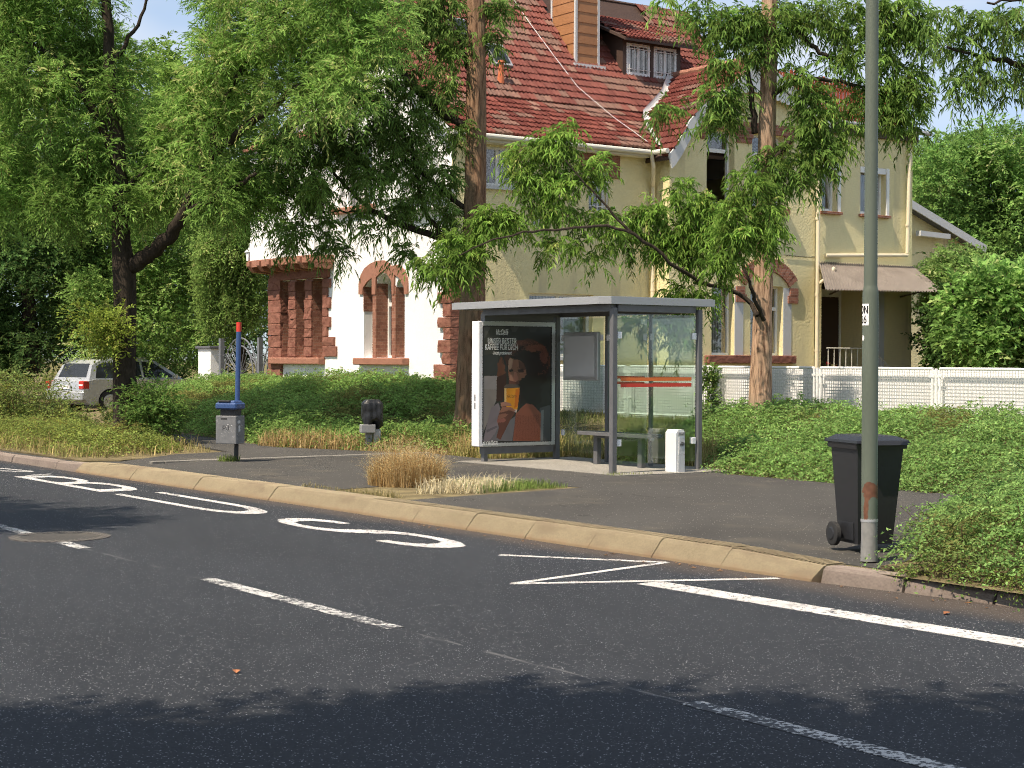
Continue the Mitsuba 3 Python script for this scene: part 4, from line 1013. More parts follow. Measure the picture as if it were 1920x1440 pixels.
sheet = sg.box(py0, pz0, py1, pz1)
L_ = [(sheet, (0.028, 0.026, 0.022)), (za([(285, 220), (720, 220), (600, 420), (480, 760), (285, 780)]), (0.055, 0.052, 0.040)), (za([(285, 230), (420, 230), (330, 420), (285, 470)]), (0.095, 0.09, 0.08)), (za([(800, 240), (960, 240), (900, 330), (830, 330)]), (0.05, 0.048, 0.046)), (za([(1150, 240), (1330, 240), (1280, 340), (1180, 340)]), (0.045, 0.043, 0.04)),
      (za([(285, 780), (560, 780), (560, 1160), (285, 1160)]), (0.040, 0.040, 0.036)), (zb([(212, 60), (440, 40), (440, 330), (330, 600), (212, 900)]), (0.23, 0.20, 0.18)), (za([(290, 1180), (550, 1180), (550, 1440), (285, 1440)]), (0.27, 0.24, 0.23)),
      (blob(za, 1130, 850, 430, 375, 1, 0.03), (0.075, 0.028, 0.017)), (blob(za, 1150, 1020, 400, 430, 2, 0.04), (0.022, 0.013, 0.010)), (blob(za, 1280, 640, 200, 70, 9, 0.15), (0.16, 0.060, 0.036)), (blob(za, 1440, 790, 80, 160, 10, 0.15), (0.135, 0.048, 0.032)), (blob(za, 1020, 540, 130, 50, 11, 0.15), (0.12, 0.042, 0.025)),
      (blob(za, 625, 1120, 75, 290, 3, 0.14), (0.12, 0.045, 0.022)), (blob(za, 600, 1330, 65, 190, 4, 0.16), (0.10, 0.036, 0.018)), (zb([(420, 60), (560, 0), (560, 200), (500, 420), (410, 420)]), (0.045, 0.018, 0.012)),
      (za([(790, 820), (870, 860), (960, 870), (1060, 940), (1100, 1060), (1110, 1180), (1060, 1290), (960, 1330), (860, 1380), (790, 1330), (765, 1180), (755, 1000), (765, 880)]), (0.235, 0.105, 0.062)), (za([(755, 1000), (765, 880), (800, 825), (850, 860), (830, 1000), (800, 1060), (770, 1080)]), (0.40, 0.24, 0.16)), (za([(960, 880), (1060, 940), (1100, 1060), (1040, 1080), (960, 1020)]), (0.10, 0.042, 0.027)),
      (za([(770, 1060), (840, 1050), (860, 1090), (780, 1110)]), (0.03, 0.016, 0.012)), (za([(930, 1060), (1050, 1040), (1060, 1110), (960, 1120)]), (0.045, 0.02, 0.014)), (za([(870, 1110), (905, 1100), (960, 1240), (900, 1300), (850, 1290)]), (0.36, 0.15, 0.10)), (za([(780, 1150), (840, 1160), (850, 1300), (790, 1310)]), (0.34, 0.17, 0.115)), (zb([(600, 100), (700, 130), (760, 100), (760, 160), (640, 190), (600, 160)]), (0.12, 0.045, 0.032)),
      (blob(zb, 900, 280, 200, 260, 5, 0.1), (0.022, 0.016, 0.013)), (zb([(1060, 520), (1225, 470), (1225, 1015), (1060, 1015)]), (0.075, 0.078, 0.080)), (zb([(1080, 560), (1125, 545), (1110, 1010), (1070, 1010)]), (0.17, 0.18, 0.18)),
      (zb([(700, 620), (780, 520), (860, 450), (960, 470), (1080, 600), (1070, 1015), (660, 1015)]), (0.235, 0.080, 0.048)),
      (zb([(330, 520), (440, 440), (470, 520), (440, 660), (440, 800), (400, 900), (300, 1015), (212, 1015), (260, 800)]), (0.20, 0.165, 0.175)), (zb([(440, 790), (560, 740), (700, 640), (690, 740), (650, 1015), (300, 1015), (400, 890)]), (0.135, 0.125, 0.13)), (zb([(260, 850), (420, 780), (430, 810), (270, 890)]), (0.12, 0.10, 0.11)),
      (zb([(430, 660), (500, 500), (570, 470), (700, 580), (620, 700), (560, 820), (470, 1000), (410, 960), (450, 820), (430, 740)]), (0.115, 0.045, 0.030)),
      (zb([(530, 215), (765, 215), (735, 490), (715, 590), (560, 500), (535, 430)]), (0.62, 0.255, 0.018)), (zb([(530, 215), (562, 215), (560, 440), (532, 430)]), (0.70, 0.46, 0.18)), (zb([(700, 240), (765, 225), (735, 490), (680, 530)]), (0.50, 0.14, 0.012)), (zb([(665, 545), (720, 545), (712, 590), (665, 570)]), (0.52, 0.47, 0.44)),
      (zb([(525, 195), (560, 165), (620, 160), (740, 170), (770, 215), (540, 225)]), (0.10, 0.075, 0.06)), (zb([(475, 440), (540, 425), (620, 450), (640, 490), (540, 490), (480, 500)]), (0.33, 0.16, 0.105)), (zb([(450, 590), (500, 500), (640, 510), (700, 560), (690, 575), (600, 555), (520, 580)]), (0.29, 0.13, 0.082)), (zb([(430, 680), (450, 620), (540, 600), (590, 620), (540, 660), (440, 690)]), (0.26, 0.11, 0.07)), (zb([(420, 740), (425, 690), (530, 670), (560, 700), (520, 735)]), (0.25, 0.09, 0.065))]
rest, cells = sheet, []
for g, c in L_[::-1]:
    q = g.intersection(rest); rest = rest.difference(g)
    for h in getattr(q, 'geoms', [q]):
        if h.geom_type == 'Polygon' and h.area > 1e-7: cells.append((h, c))
m = MB()
for h, c in cells:
    t = trimesh.creation.triangulate_polygon(h, engine='earcut'); v = np.array(t[0])
    n0 = meshkit.fbm(np.stack([v[:, 0] * 9, v[:, 1] * 9, 0 * v[:, 0]], 1), 3, 2)[:, None]
    m.add(np.stack([np.full(len(v), PX), v[:, 0], v[:, 1]], 1), t[1], np.array(c) * (0.75 + 0.5 * n0))
r_ = np.random.default_rng(21)
ent(A + '__poster', m, 'm_vc_gloss', color=m.cols(), label='dark advertising poster of a curly haired person drinking from a yellow paper cup')
m = MB()                                                                   # printed locks of hair and the ribs of the pullover
for i in range(240):
    t = r_.random() * 2 * np.pi; q = 0.55 + 0.5 * r_.random() ** 0.5
    x, y = 1150 + 400 * q * math.cos(t), 900 + 380 * q * math.sin(t)
    if (x < 900 and 780 < y) or y < 500 and x < 950 or y > 1150: continue
    d = t + np.pi / 2 + r_.normal() * 0.8; l = 14 + 22 * r_.random(); sh = r_.random()
    P = [pp(880 + (x + l * math.cos(d) * a - 5 * b * math.sin(d)) / 10.283, 590 + (y + l * math.sin(d) * a + 5 * b * math.cos(d) + 8 * a * a) / 10.283) for a, b in ((-1, 0), (0, 1), (1, 0), (0, -1))]
    m.add([(PX + 0.0006, *q_) for q_ in P], [[0, 1, 2, 3]], np.array([0.20, 0.075, 0.04]) * (0.25 + sh * (0.9 if x > 1150 or y < 700 else 0.5)))
for i in range(34):
    x = 690 + i * 11.0
    P = [pp(880 + (x + 40 * (y - 760) / 500 * (x - 860) / 200 * 0.4) / 8.0, 700 + y / 8.0) for y in (1010, 900, 800, 700, 640 - abs(i - 16) * 1.5)]
    for a, b in zip(P[:-1], P[1:]):
        w = 0.0024
        m.add([(PX + 0.0006, a[0] - w, a[1]), (PX + 0.0006, a[0] + w, a[1]), (PX + 0.0006, b[0] + w, b[1]), (PX + 0.0006, b[0] - w, b[1])], [[0, 1, 2, 3]], (0.13, 0.04, 0.025))
ent(A + '__print_detail', m, 'm_vc_gloss', color=m.cols(), kind='stuff')
O = lambda x, y: np.array([PX + 0.0006, *pp(880 + x / 10.283, 590 + y / 10.283)])
sp = lambda a, b: abs(pp(880 + b / 10.283, 640)[0] - pp(880 + a / 10.283, 640)[0])
for tx, h, x0, y0, x1, bold, sh in (('McCafé', 0.08, 520, 385, 755, True, 0.25), ('UNSER BESTER', 0.08, 365, 555, 915, True, 0), ('KAFFEE FÜR DICH', 0.08, 310, 675, 940, True, 0), ('Jetzt probieren!', 0.045, 460, 765, 820, True, 0.12)):
    ent(A + '__poster_text', MB().add(*text_at(tx, h, O(x0, y0), (0, 1, 0), (0, 0, 1), bold=bold, width=sp(x0, x1), shear=sh, depth=0.0006)), 'm_print_white')
ent(A + '__cup_text', MB().add(*text_at('McCafé', 0.04, np.array([PX + 0.0006, *pp(880 + 575 / 8, 700 + 365 / 8)]), (0, 1, 0), (0, 0, 1), width=sp(575 / 8 * 10.283, 710 / 8 * 10.283), shear=0.25, depth=0.0006)), 'm_print_black')

# ------------------------------------------------------------------ white pillar bin beside the shelter
wb = thing('waste_pillar', 'small white pillar bin with grey front standing beside the glass end of the shelter', 'bin')
m = MB(); p = sg.Polygon([(14.72, SZ), (14.87, SZ), (14.87, 0.70), (14.85, 0.735), (14.76, 0.735), (14.72, 0.69)])
ent(wb + '__body', MB().prism(p, 0, -17.34, -17.12), 'm_white_paint')
ent(wb + '__front', MB().box(-17.118, -17.108, 14.765, 14.866, 0.46, 0.63).box(-17.118, -17.11, 14.752, 14.866, SZ + 0.004, 0.40).box(-17.118, -17.11, 14.765, 14.866, 0.405, 0.457), 'm_grey_white')
ent(wb + '__slot', MB().box(-17.118, -17.106, 14.755, 14.862, 0.665, 0.70).box(-17.105, -17.09, 14.80, 14.82, 0.675, 0.69), 'm_grey_box')
ent(wb + '__scribble', MB().tube([(-17.104, 14.775 + 0.009 * i, 0.535 + 0.022 * math.sin(i * 2.3)) for i in range(10)], 0.005, 4).tube([(-17.104, 14.80 + 0.008 * i, 0.56 + 0.012 * math.cos(i * 2.9)) for i in range(7)], 0.004, 4), 'm_dark')

# ------------------------------------------------------------------ blue post with grey litter bin
lb = thing('litter_bin', 'speckled grey litter bin with blue hood on a blue post with red top', 'litter bin')
bp = np.array([-22.55, 10.89, 0]); lean = np.array([0.01, 0.016, 0])
q = lambda z: bp + lean * (z - 0.16) + [0, 0, z]
ent(lb + '__post', MB().tube([q(0.93), q(2.06)], 0.036, 12), 'm_blue'); ent(lb + '__post_tip', MB().tube([q(2.06), q(2.2)], 0.037, 12), 'm_red'); ent(lb + '__foot', MB().tube([q(0.14), q(0.5)], 0.033, 10), 'm_dark')
d0 = np.array([0.912, -0.442]); a = math.radians(-27); nb = np.array([d0[0] * math.cos(a) - d0[1] * math.sin(a), d0[0] * math.sin(a) + d0[1] * math.cos(a)]); ang = math.atan2(nb[1], nb[0])
cb = at(433, 800, 0, bp[0] + 0.06); cb = np.array([cb[0], cb[1], 0]) + np.array([nb[0], nb[1], 0]) * 0.02
ob = lambda m, dx, dy, z0, z1, sx, sy, ch=0.01: m.obox(cb + rz(ang) @ np.array([dx, dy, 0]) + [0, 0, (z0 + z1) / 2], (sx, sy, z1 - z0), ang, ch)
ent(lb + '__box', ob(MB(), 0, 0, 0.42, 0.83, 0.28, 0.33, 0.008), 'm_splat')
ent(lb + '__box_slot', ob(MB(), 0.142, -0.03, 0.775, 0.80, 0.006, 0.1, 0.002), 'm_dark')
ent(lb + '__neck', ob(MB(), -0.02, 0, 0.832, 0.93, 0.2, 0.24, 0.004), 'm_dark')
ent(lb + '__hood', ob(ob(MB(), 0.0, 0, 0.925, 1.02, 0.31, 0.34, 0.02), 0.0, 0, 1.0, 1.05, 0.25, 0.28, 0.02), 'm_blue')
ent(lb + '__hood_slot', ob(MB(), 0.1, -0.03, 1.035, 1.056, 0.11, 0.19, 0.003), 'm_dark')
ent(lb + '__sticker', ob(ob(MB(), 0.04, 0.166, 0.60, 0.69, 0.05, 0.005, 0.001), 0.05, 0.166, 0.72, 0.76, 0.08, 0.005, 0.001), 'm_grey_white')
nn_ = np.array([nb[0], nb[1], 0]); xd = np.array([-nb[1], nb[0], 0])
ent(lb + '__scribble', MB().add(*text_at('PJ', 0.07, cb + nn_ * 0.1415 - xd * 0.05 + [0, 0, 0.62], xd, (0, 0, 1), depth=0.001)), 'm_dark')

# ------------------------------------------------------------------ grey ticket post under a black bag
tp = thing('covered_machine', 'grey street machine on a post with a black plastic bag tied over its top', 'machine')
c0 = np.array([-24.25, 14.2, 0]); an_ = math.radians(-20)
o2 = lambda m, dx, dy, z0, z1, sx, sy, ch=0.01: m.obox(c0 + rz(an_) @ np.array([dx, dy, 0]) + [0, 0, (z0 + z1) / 2], (sx, sy, z1 - z0), an_, ch)
ent(tp + '__leg', o2(MB(), 0, -0.06, 0.1, 0.5, 0.13, 0.10), 'm_grey_box'); ent(tp + '__leg', o2(MB(), 0.0, 0.07, 0.1, 0.5, 0.15, 0.12), 'm_zinc'); ent(tp + '__shelf', o2(MB(), 0.05, -0.09, 0.44, 0.58, 0.2, 0.24), 'm_grey_box')
v, f = hullbox((0.30, 0.33, 0.42), 0.06); t = trimesh.Trimesh(v, f).subdivide().subdivide().subdivide(); v = np.array(t.vertices)
th = np.arctan2(v[:, 1], v[:, 0]); k_ = 1 + 0.05 * np.sin(th * 11 + 3 * v[:, 2]) + 0.12 * (meshkit.noise(v * 14) - 0.5) + 0.12 * np.clip(-v[:, 2] - 0.08, 0, 1)
v[:, :2] *= k_[:, None]; v[:, 2] += np.where(v[:, 2] < -0.15, 0.07 * np.sin(th * 3 + 1), 0)
ent(tp + '__bag', (v @ rz(an_).T + c0 + [0, 0.0, 0.78], np.array(t.faces)), 'm_black_plastic', smooth=True)

# ------------------------------------------------------------------ wheelie bin and lamp post at the right
wh = thing('wheelie_bin', 'black two wheeled refuse bin standing behind the green lamp post', 'refuse bin')
wc, wa = np.array([-9.50, 10.20, PAVE_Z]), math.radians(-18)
W = lambda pts: np.asarray(pts, float) @ rz(wa).T + wc                     # local: x front (lid lip), y width
def taper(x0, x1, y, z0, X0, X1, Y, z1): return [(a, s * b, z) for (p, q_, b, z) in ((x0, x1, y, z0), (X0, X1, Y, z1)) for a in (p, q_) for s in (-1, 1)]
v, f = hull(taper(-0.17, 0.15, 0.155, 0.03, -0.215, 0.225, 0.205, 0.80)); ent(wh + '__body', (W(v), f), 'm_bin')
for s in (-1, 1):                                                         # side recess and ribs
    v, f = hull([(x, s * y, z) for x, z in ((-0.15, 0.06), (0.10, 0.06), (-0.15, 0.2), (0.10, 0.2)) for y in (0.12, 0.172)]); ent(wh + '__side_step', (W(v), f), 'm_bin')
v, f = hull(taper(-0.235, 0.245, 0.225, 0.80, -0.24, 0.25, 0.23, 0.845)); ent(wh + '__rim', (W(v), f), 'm_bin')
v, f = hull(taper(-0.25, 0.275, 0.24, 0.848, -0.245, 0.265, 0.232, 0.868) + [(-0.2, s * 0.17, 0.905) for s in (-1, 1)] + [(0.17, s * 0.17, 0.90) for s in (-1, 1)]); lid = ent(wh + '__lid', (W(v), f), 'm_black_plastic')
v, f = hull(taper(0.255, 0.32, 0.20, 0.835, 0.25, 0.30, 0.19, 0.862)); ent(lid + '__lip', (W(v), f), 'm_black_plastic')
for s in (-1, 1): v, f = hull([(x, s * y, z) for x, z in ((-0.33, 0.84), (-0.24, 0.80), (-0.33, 0.865), (-0.24, 0.865)) for y in (0.13, 0.17)]); ent(wh + '__handle_arm', (W(v), f), 'm_bin')
ent(wh + '__handle', MB().tube(W([(-0.33, -0.2, 0.853), (-0.33, 0.2, 0.853)]), 0.016, 8), 'm_bin')
ent(wh + '__axle', MB().tube(W([(-0.12, -0.25, 0.095), (-0.12, 0.25, 0.095)]), 0.014, 8), 'm_zinc')
for s in (-1, 1):
    k = ent(wh + '__wheel', MB().tube(W([(-0.12, s * 0.205, 0.098), (-0.12, s * 0.213, 0.098), (-0.12, s * 0.247, 0.098), (-0.12, s * 0.255, 0.098)]), [0.085, 0.098, 0.098, 0.085], 24), 'm_rubber', smooth=40)
    ent(k + '__hub', MB().tube(W([(-0.12, s * 0.253, 0.098), (-0.12, s * 0.262, 0.098)]), [0.06, 0.045], 20), 'm_bin')
pl = thing('lamp_post', 'tall dull green steel lamp post with a rust patch near its foot', 'lamp post'); pc = np.array([-9.00, 9.70])
qz = lambda z: (pc[0] - 0.004 * z, pc[1] + 0.002 * z, z)
ent(pl + '__lower_tube', MB().tube([qz(0.12), qz(0.3), qz(2.18), qz(2.24)], [0.066, 0.062, 0.062, 0.052], 32, cap=False), 'm_pole', smooth=50)
ent(pl + '__upper_tube', MB().tube([qz(2.2), qz(5), qz(8.5)], [0.0515, 0.048, 0.038], 32), 'm_pole', smooth=50)
ent(pl + '__collar', MB().tube([qz(0.425), qz(0.445)], 0.066, 24), 'm_zinc', smooth=50)
ent(pl + '__arm', MB().tube([qz(8.45), (pc[0], pc[1] - 0.2, 8.75), (pc[0], pc[1] - 1.2, 8.9)], 0.03, 10), 'm_zinc'); ent(pl + '__lamp_head', MB().obox((pc[0], pc[1] - 1.5, 8.88), (0.24, 0.7, 0.12), 0, 0.03), 'm_zinc')


def wrap(mesh, zc, ang0, R):
    """Bends a flat mesh (x along, y up) round the post."""
    v = np.array(mesh[0]); c = np.array([qz(z)[:2] for z in v[:, 1] + zc]); th = ang0 + v[:, 0] / R
    return np.stack([c[:, 0] + (R + v[:, 2]) * np.cos(th), c[:, 1] + (R + v[:, 2]) * np.sin(th), v[:, 1] + zc], 1), mesh[1]


def gridsheet(w, h, n=14):
    x = np.linspace(-w / 2, w / 2, n); v = np.array([(a, b, 0) for b in (-h / 2, h / 2) for a in x]); i = np.arange(n - 1)
    return v, np.stack([i, i + 1, i + 1 + n, i + n], 1)


face = math.atan2(-pc[1], -pc[0]); lf = face - math.radians(62); R0 = 0.0625
ent(pl + '__plate', wrap(gridsheet(0.10, 0.165), 2.02, lf + 0.1, R0 + 0.001), 'm_print_white')
for tx, z in (('ON', 2.03), ('16', 1.955)):
    v, f = text_at(tx, 0.055, (0, 0, 0), (1, 0, 0), (0, 1, 0), bold=True, width=0.078 if tx == 'ON' else 0.062); v[:, 0] -= 0.034 if tx == 'ON' else 0.03
    ent(pl + '__number', wrap((v, f), z, lf + 0.1, R0 + 0.0015), 'm_print_black')
t = np.arange(20) * 2 * np.pi / 20
dv = np.vstack([[0, 0, 0], np.stack([0.017 * np.cos(t), 0.022 * np.sin(t), 0 * t], 1)]); ent(pl + '__sticker', wrap((dv, np.array([[0, 1 + i, 1 + (i + 1) % 20] for i in range(20)])), 1.84, lf, R0 + 0.001), 'm_print_white')

# ------------------------------------------------------------------ fence in front of the villa
fn = thing('mesh_fence', 'white framed wire mesh fence along the planted bank', 'fence')
pu = [-29.55, -27.1, -24.65, -22.2, -19.72, -17.22, -14.72, -12.2]; FT, FB = 1.57, 0.66
for u in pu: ent(fn + '__post', MB().tube([(u, 20.0, 0.3), (u, 20.0, 1.555)], 0.026, 10), 'm_white_paint')
for a, b in zip(pu[:-1], pu[1:]):
    a, b = a + 0.075, b - 0.075
    k = ent(fn + '__panel', MB().tube([(a, 20, FT - 0.02), (b, 20, FT - 0.02)], 0.024, 8).tube([(a, 20, FB), (b, 20, FB)], 0.02, 8).tube([(a, 20, FB), (a, 20, FT - 0.02)], 0.02, 8).tube([(b, 20, FB), (b, 20, FT - 0.02)], 0.02, 8), 'm_white_paint')
    m = MB(); nx, nz = 47, 17; r_ = np.random.default_rng(int(-a * 10)); w = 0.0034
    for i in range(1, nz): z = FB + (FT - FB - 0.02) * i / nz; m.box(a, b, 20.0, 20.0 + 2 * w, z - w, z + w)
    for i in range(1, nx): x = a + (b - a) * i / nx; m.box(x - w, x + w, 19.992, 19.998, FB, FT - 0.02)
    ent(k + '__wire_mesh', m, 'm_wire', kind='stuff')
    for x in (a, b):
        for z in (0.95, 1.42): ent(k + '__hinge', MB().box(x - 0.05, x + 0.05, 19.975, 19.995, z, z + 0.035), 'm_white_paint')
ent('garden_wall', MB().box(-30.6, -11.5, 20.11, 20.32, 0.2, 1.53, 0.01), 'm_white', label='low white rendered wall close behind the mesh fence', cat='wall')

# ------------------------------------------------------------------ gate, gate pillar, car at the left
gt = thing('garden_gate', 'dark grey iron garden gate with arched scrolls', 'gate')
gv_ = 21.0
for u in (-44.45, -42.0): ent(gt + '__post', MB().box(u - 0.06, u + 0.06, gv_ - 0.06, gv_ + 0.06, 0.1, 2.25), 'm_gate')
for u0, u1 in ((-44.36, -42.08), (-41.92, -39.6)):
    um, R = (u0 + u1) / 2, (u1 - u0) / 2 - 0.12
    m = MB(); t = np.linspace(0, np.pi, 24)
    for rr in (R, R * 0.78): m.tube([(um + rr * math.cos(a), gv_, 1.25 + rr * 0.98 * math.sin(a)) for a in t], 0.022, 6)
    for i in range(9): a = np.pi * (i + 1) / 10; m.tube([(um, gv_, 1.2), (um + R * math.cos(a), gv_, 1.25 + R * 0.98 * math.sin(a))], 0.012, 5)
    for s in (-1, 1): m.tube([(um + s * R * (1 - 0.55 * q_ * q_), gv_, 1.25 + 0.75 * q_ * (1 - 0.2 * q_)) for q_ in np.linspace(0, 1, 8)], 0.016, 5).tube([(um + s * (R + 0.1), gv_, 1.75), (um + s * (R - 0.1), gv_, 1.8), (um + s * 0.3, gv_, 1.35)], 0.014, 5)
    k = ent(gt + '__leaf', MB().box(u0, u1, gv_ + 0.01, gv_ + 0.03, 0.3, 1.25), 'm_gate'); ent(k + '__scrollwork', m, 'm_gate')
gp_ = thing('gate_pillar', 'square white rendered gate pillar with grey cap left of the iron gate', 'pillar')
ent(gp_ + '__shaft', MB().box(-45.6, -44.75, gv_ - 0.2, gv_ + 0.2, 0, 1.95), 'm_white'); ent(gp_ + '__cap', MB().box(-45.67, -44.68, gv_ - 0.27, gv_ + 0.27, 1.953, 2.03, 0.01), 'm_slate')

car = thing('parked_car', 'silver estate car parked with its rear to the street behind the weeds', 'car')
CY0, CXR = 18.6, -49.0                                                     # rear bumper, right side; it points away from the street
side = np.array([(0.05, 0.42), (0.0, 0.62), (0.06, 0.95), (0.42, 1.02), (3.35, 1.0), (4.05, 0.93), (4.5, 0.78), (4.58, 0.5), (4.5, 0.28), (0.2, 0.25)])


def loft(xs, prof, inset):
    """The body as a convex hull: the side outline on both flanks, pulled in near the flanks' edge."""
    P = []
    for s in (0, 1):
        for d, y in zip(inset, (0.0, 0.10)): P += [((CXR - d) if s == 0 else (CXR - 1.84 + d), CY0 + p[0] + (p[0] < 2) * y * 0.6 * (-1) * 0 + (0), p[1] - (y * 0.2 if p[1] > 0.9 else -y * 0.3 if p[1] < 0.3 else 0)) for p in prof]
    return hull(P)


v, f = loft(None, side, (0.0, 0.06)); m = MB().add(v, f)
body = m3.Manifold(m3.Mesh(vert_properties=np.asarray(v, np.float32), tri_verts=np.asarray(f, np.uint32)))
for y in (0.88, 3.62): body = body - m3.Manifold.cylinder(3.0, 0.39, 0.39, 32).rotate([0, 90, 0]).translate([CXR - 2.5, CY0 + y, 0.34])
bm = body.to_mesh(); ent(car + '__body', (np.array(bm.vert_properties[:, :3]), np.array(bm.tri_verts)), 'm_car', smooth=25)
cab = [(0.22, 0.98), (0.42, 1.45), (0.78, 1.62), (2.0, 1.66), (2.6, 1.58), (3.45, 1.0)]
v, f = hull([(CXR - 0.05 - 0.22 * max(0, z - 1.0) / 0.65 if s == 0 else CXR - 1.79 + 0.22 * max(0, z - 1.0) / 0.65, CY0 + y, z) for s in (0, 1) for y, z in cab]); ent(car + '__cabin', (v, f), 'm_car', smooth=20)
xs_ = lambda z: CXR - 0.05 - 0.22 * max(0, z - 1.0) / 0.65 + 0.006
sd = lambda pts: [(xs_(z), CY0 + y, z) for y, z in pts]


def panel(pts, n, t=0.012): P = np.array(pts, float); return hull(np.vstack([P, P - np.asarray(n) * t]))


for pts in ([(0.45, 1.06), (0.56, 1.42), (0.75, 1.52), (1.28, 1.54), (1.2, 1.2), (1.0, 1.06)], [(1.36, 1.06), (1.42, 1.54), (2.02, 1.57), (2.0, 1.06)], [(2.08, 1.06), (2.10, 1.57), (2.5, 1.52), (3.15, 1.08)]): ent(car + '__window', panel(sd(pts), (0.3, 0, 0.1)), 'm_car_glass')
ent(car + '__window', panel([(CXR - 0.25, CY0 + 0.255, 1.08), (CXR - 1.59, CY0 + 0.255, 1.08), (CXR - 1.5, CY0 + 0.43, 1.50), (CXR - 0.34, CY0 + 0.43, 1.50)], (0, -0.9, 0.3), 0.02), 'm_car_glass')
ent(car + '__windscreen', panel([(CXR - 0.2, CY0 + 3.38, 1.07), (CXR - 1.64, CY0 + 3.38, 1.07), (CXR - 1.5, CY0 + 2.70, 1.56), (CXR - 0.34, CY0 + 2.70, 1.56)], (0, 0.6, 0.7), 0.03), 'm_car_glass')
for x in (CXR - 0.28, CXR - 1.56): ent(car + '__roof_rail', MB().tube([(x, CY0 + 0.8, 1.66), (x, CY0 + 2.3, 1.68)], 0.02, 6), 'm_alu')
for s in (0, 1):
    x0, x1 = (CXR + 0.005, CXR - 0.22) if s == 0 else (CXR - 1.62, CXR - 1.845)
    k = ent(car + '__tail_light', MB().box(min(x0, x1), max(x0, x1), CY0 - 0.012, CY0 + 0.2, 0.72, 0.97, 0.02), 'm_tail')
    ent(k + '__lens', MB().box(min(x0, x1) + 0.02, max(x0, x1) - 0.02, CY0 - 0.016, CY0 - 0.004, 0.82, 0.87), 'm_print_white')
ent(car + '__bumper', MB().box(CXR - 1.83, CXR - 0.01, CY0 - 0.07, CY0 + 0.15, 0.36, 0.66, 0.05), 'm_car')
ent(car + '__number_plate', MB().box(CXR - 1.18, CXR - 0.66, CY0 - 0.012, CY0 + 0.02, 0.72, 0.83), 'm_print_white')
for y in (0.88, 3.62):
    for s in (0, 1):
        x = CXR - 0.01 if s == 0 else CXR - 1.63
        k = ent(car + '__wheel', MB().tube([(x - 0.2, CY0 + y, 0.34), (x - 0.19, CY0 + y, 0.34), (x - 0.02, CY0 + y, 0.34), (x, CY0 + y, 0.34)], [0.30, 0.34, 0.34, 0.30], 24), 'm_rubber', smooth=40)
        ent(k + '__rim', MB().tube([(x + (0.002 if s == 0 else -0.206), CY0 + y, 0.34), (x + (0.012 if s == 0 else -0.216), CY0 + y, 0.34)], [0.22, 0.19], 16), 'm_alu')
ent(car + '__mirror', MB().box(CXR - 0.02, CXR + 0.16, CY0 + 3.0, CY0 + 3.12, 1.02, 1.17, 0.03), 'm_car')
T_ = mi.ScalarTransform4f
for k in [k for k in scene if k.startswith(car + '__')]: scene[k]['to_world'] = T_().translate([CXR, CY0, 0]).rotate([0, 0, 1], 15).scale([1.06, 1.12, 1.0]).translate([-CXR, -CY0, 0])
# neighbour's house behind, right of the villa
nh = thing('neighbour_house', 'small pale house with dark slate roof behind the bushes right of the villa', 'house')
nu0, nu1, nv0 = -44.0, -36.0, 37.4
g0 = [(38.0, 0.2), (47.6, 0.2), (47.6, 4.3), (42.0, 9.0), (38.0, 5.7)]
ra, rb = at(1712, 383, 0, -36.0), at(1842, 462, 0, -36.0)
sl = (rb[2] - ra[2]) / (rb[1] - ra[1]); apex = ra[1] - 3.2, ra[2] - sl * 3.2
ent(nh + '__wall', MB().prism([(apex[0] - 6, 0.2), (rb[1] - 0.5, 0.2), (rb[1] - 0.5, rb[2] + 0.2), (apex[0], apex[1] - 0.35), (apex[0] - 6, apex[1] - 0.35 + sl * 6)], 0, -44, -36.3), 'm_yellow')
for s in (1, -1):
    P = np.array([(-44.2, apex[0], apex[1]), (-35.9, apex[0], apex[1]), (-35.9, apex[0] + s * (rb[1] - apex[0]), rb[2]), (-44.2, apex[0] + s * (rb[1] - apex[0]), rb[2])])
    k = ent(nh + '__roof', (np.vstack([P, P - [0, 0, 0.16]]), np.array([[0, 1, 2, 3], [4, 7, 6, 5], [0, 4, 5, 1], [1, 5, 6, 2], [2, 6, 7, 3], [3, 7, 4, 0]])), 'm_slate')
ent(nh + '__bargeboard', MB().bar((-35.86, apex[0], apex[1] - 0.1), (-35.86, rb[1], rb[2] - 0.1), 0.05, 0.24).bar((-35.95, ra[1] + 0.2, ra[2] - 0.9), (-35.95, ra[1] + 1.6, ra[2] - 0.95), 0.2, 0.16), 'm_grey_white')

# ------------------------------------------------------------------ vegetation
UPZ = np.array([0, 0, 1.0])


def unit(v): return v / (np.linalg.norm(v, axis=-1, keepdims=True) + 1e-9)


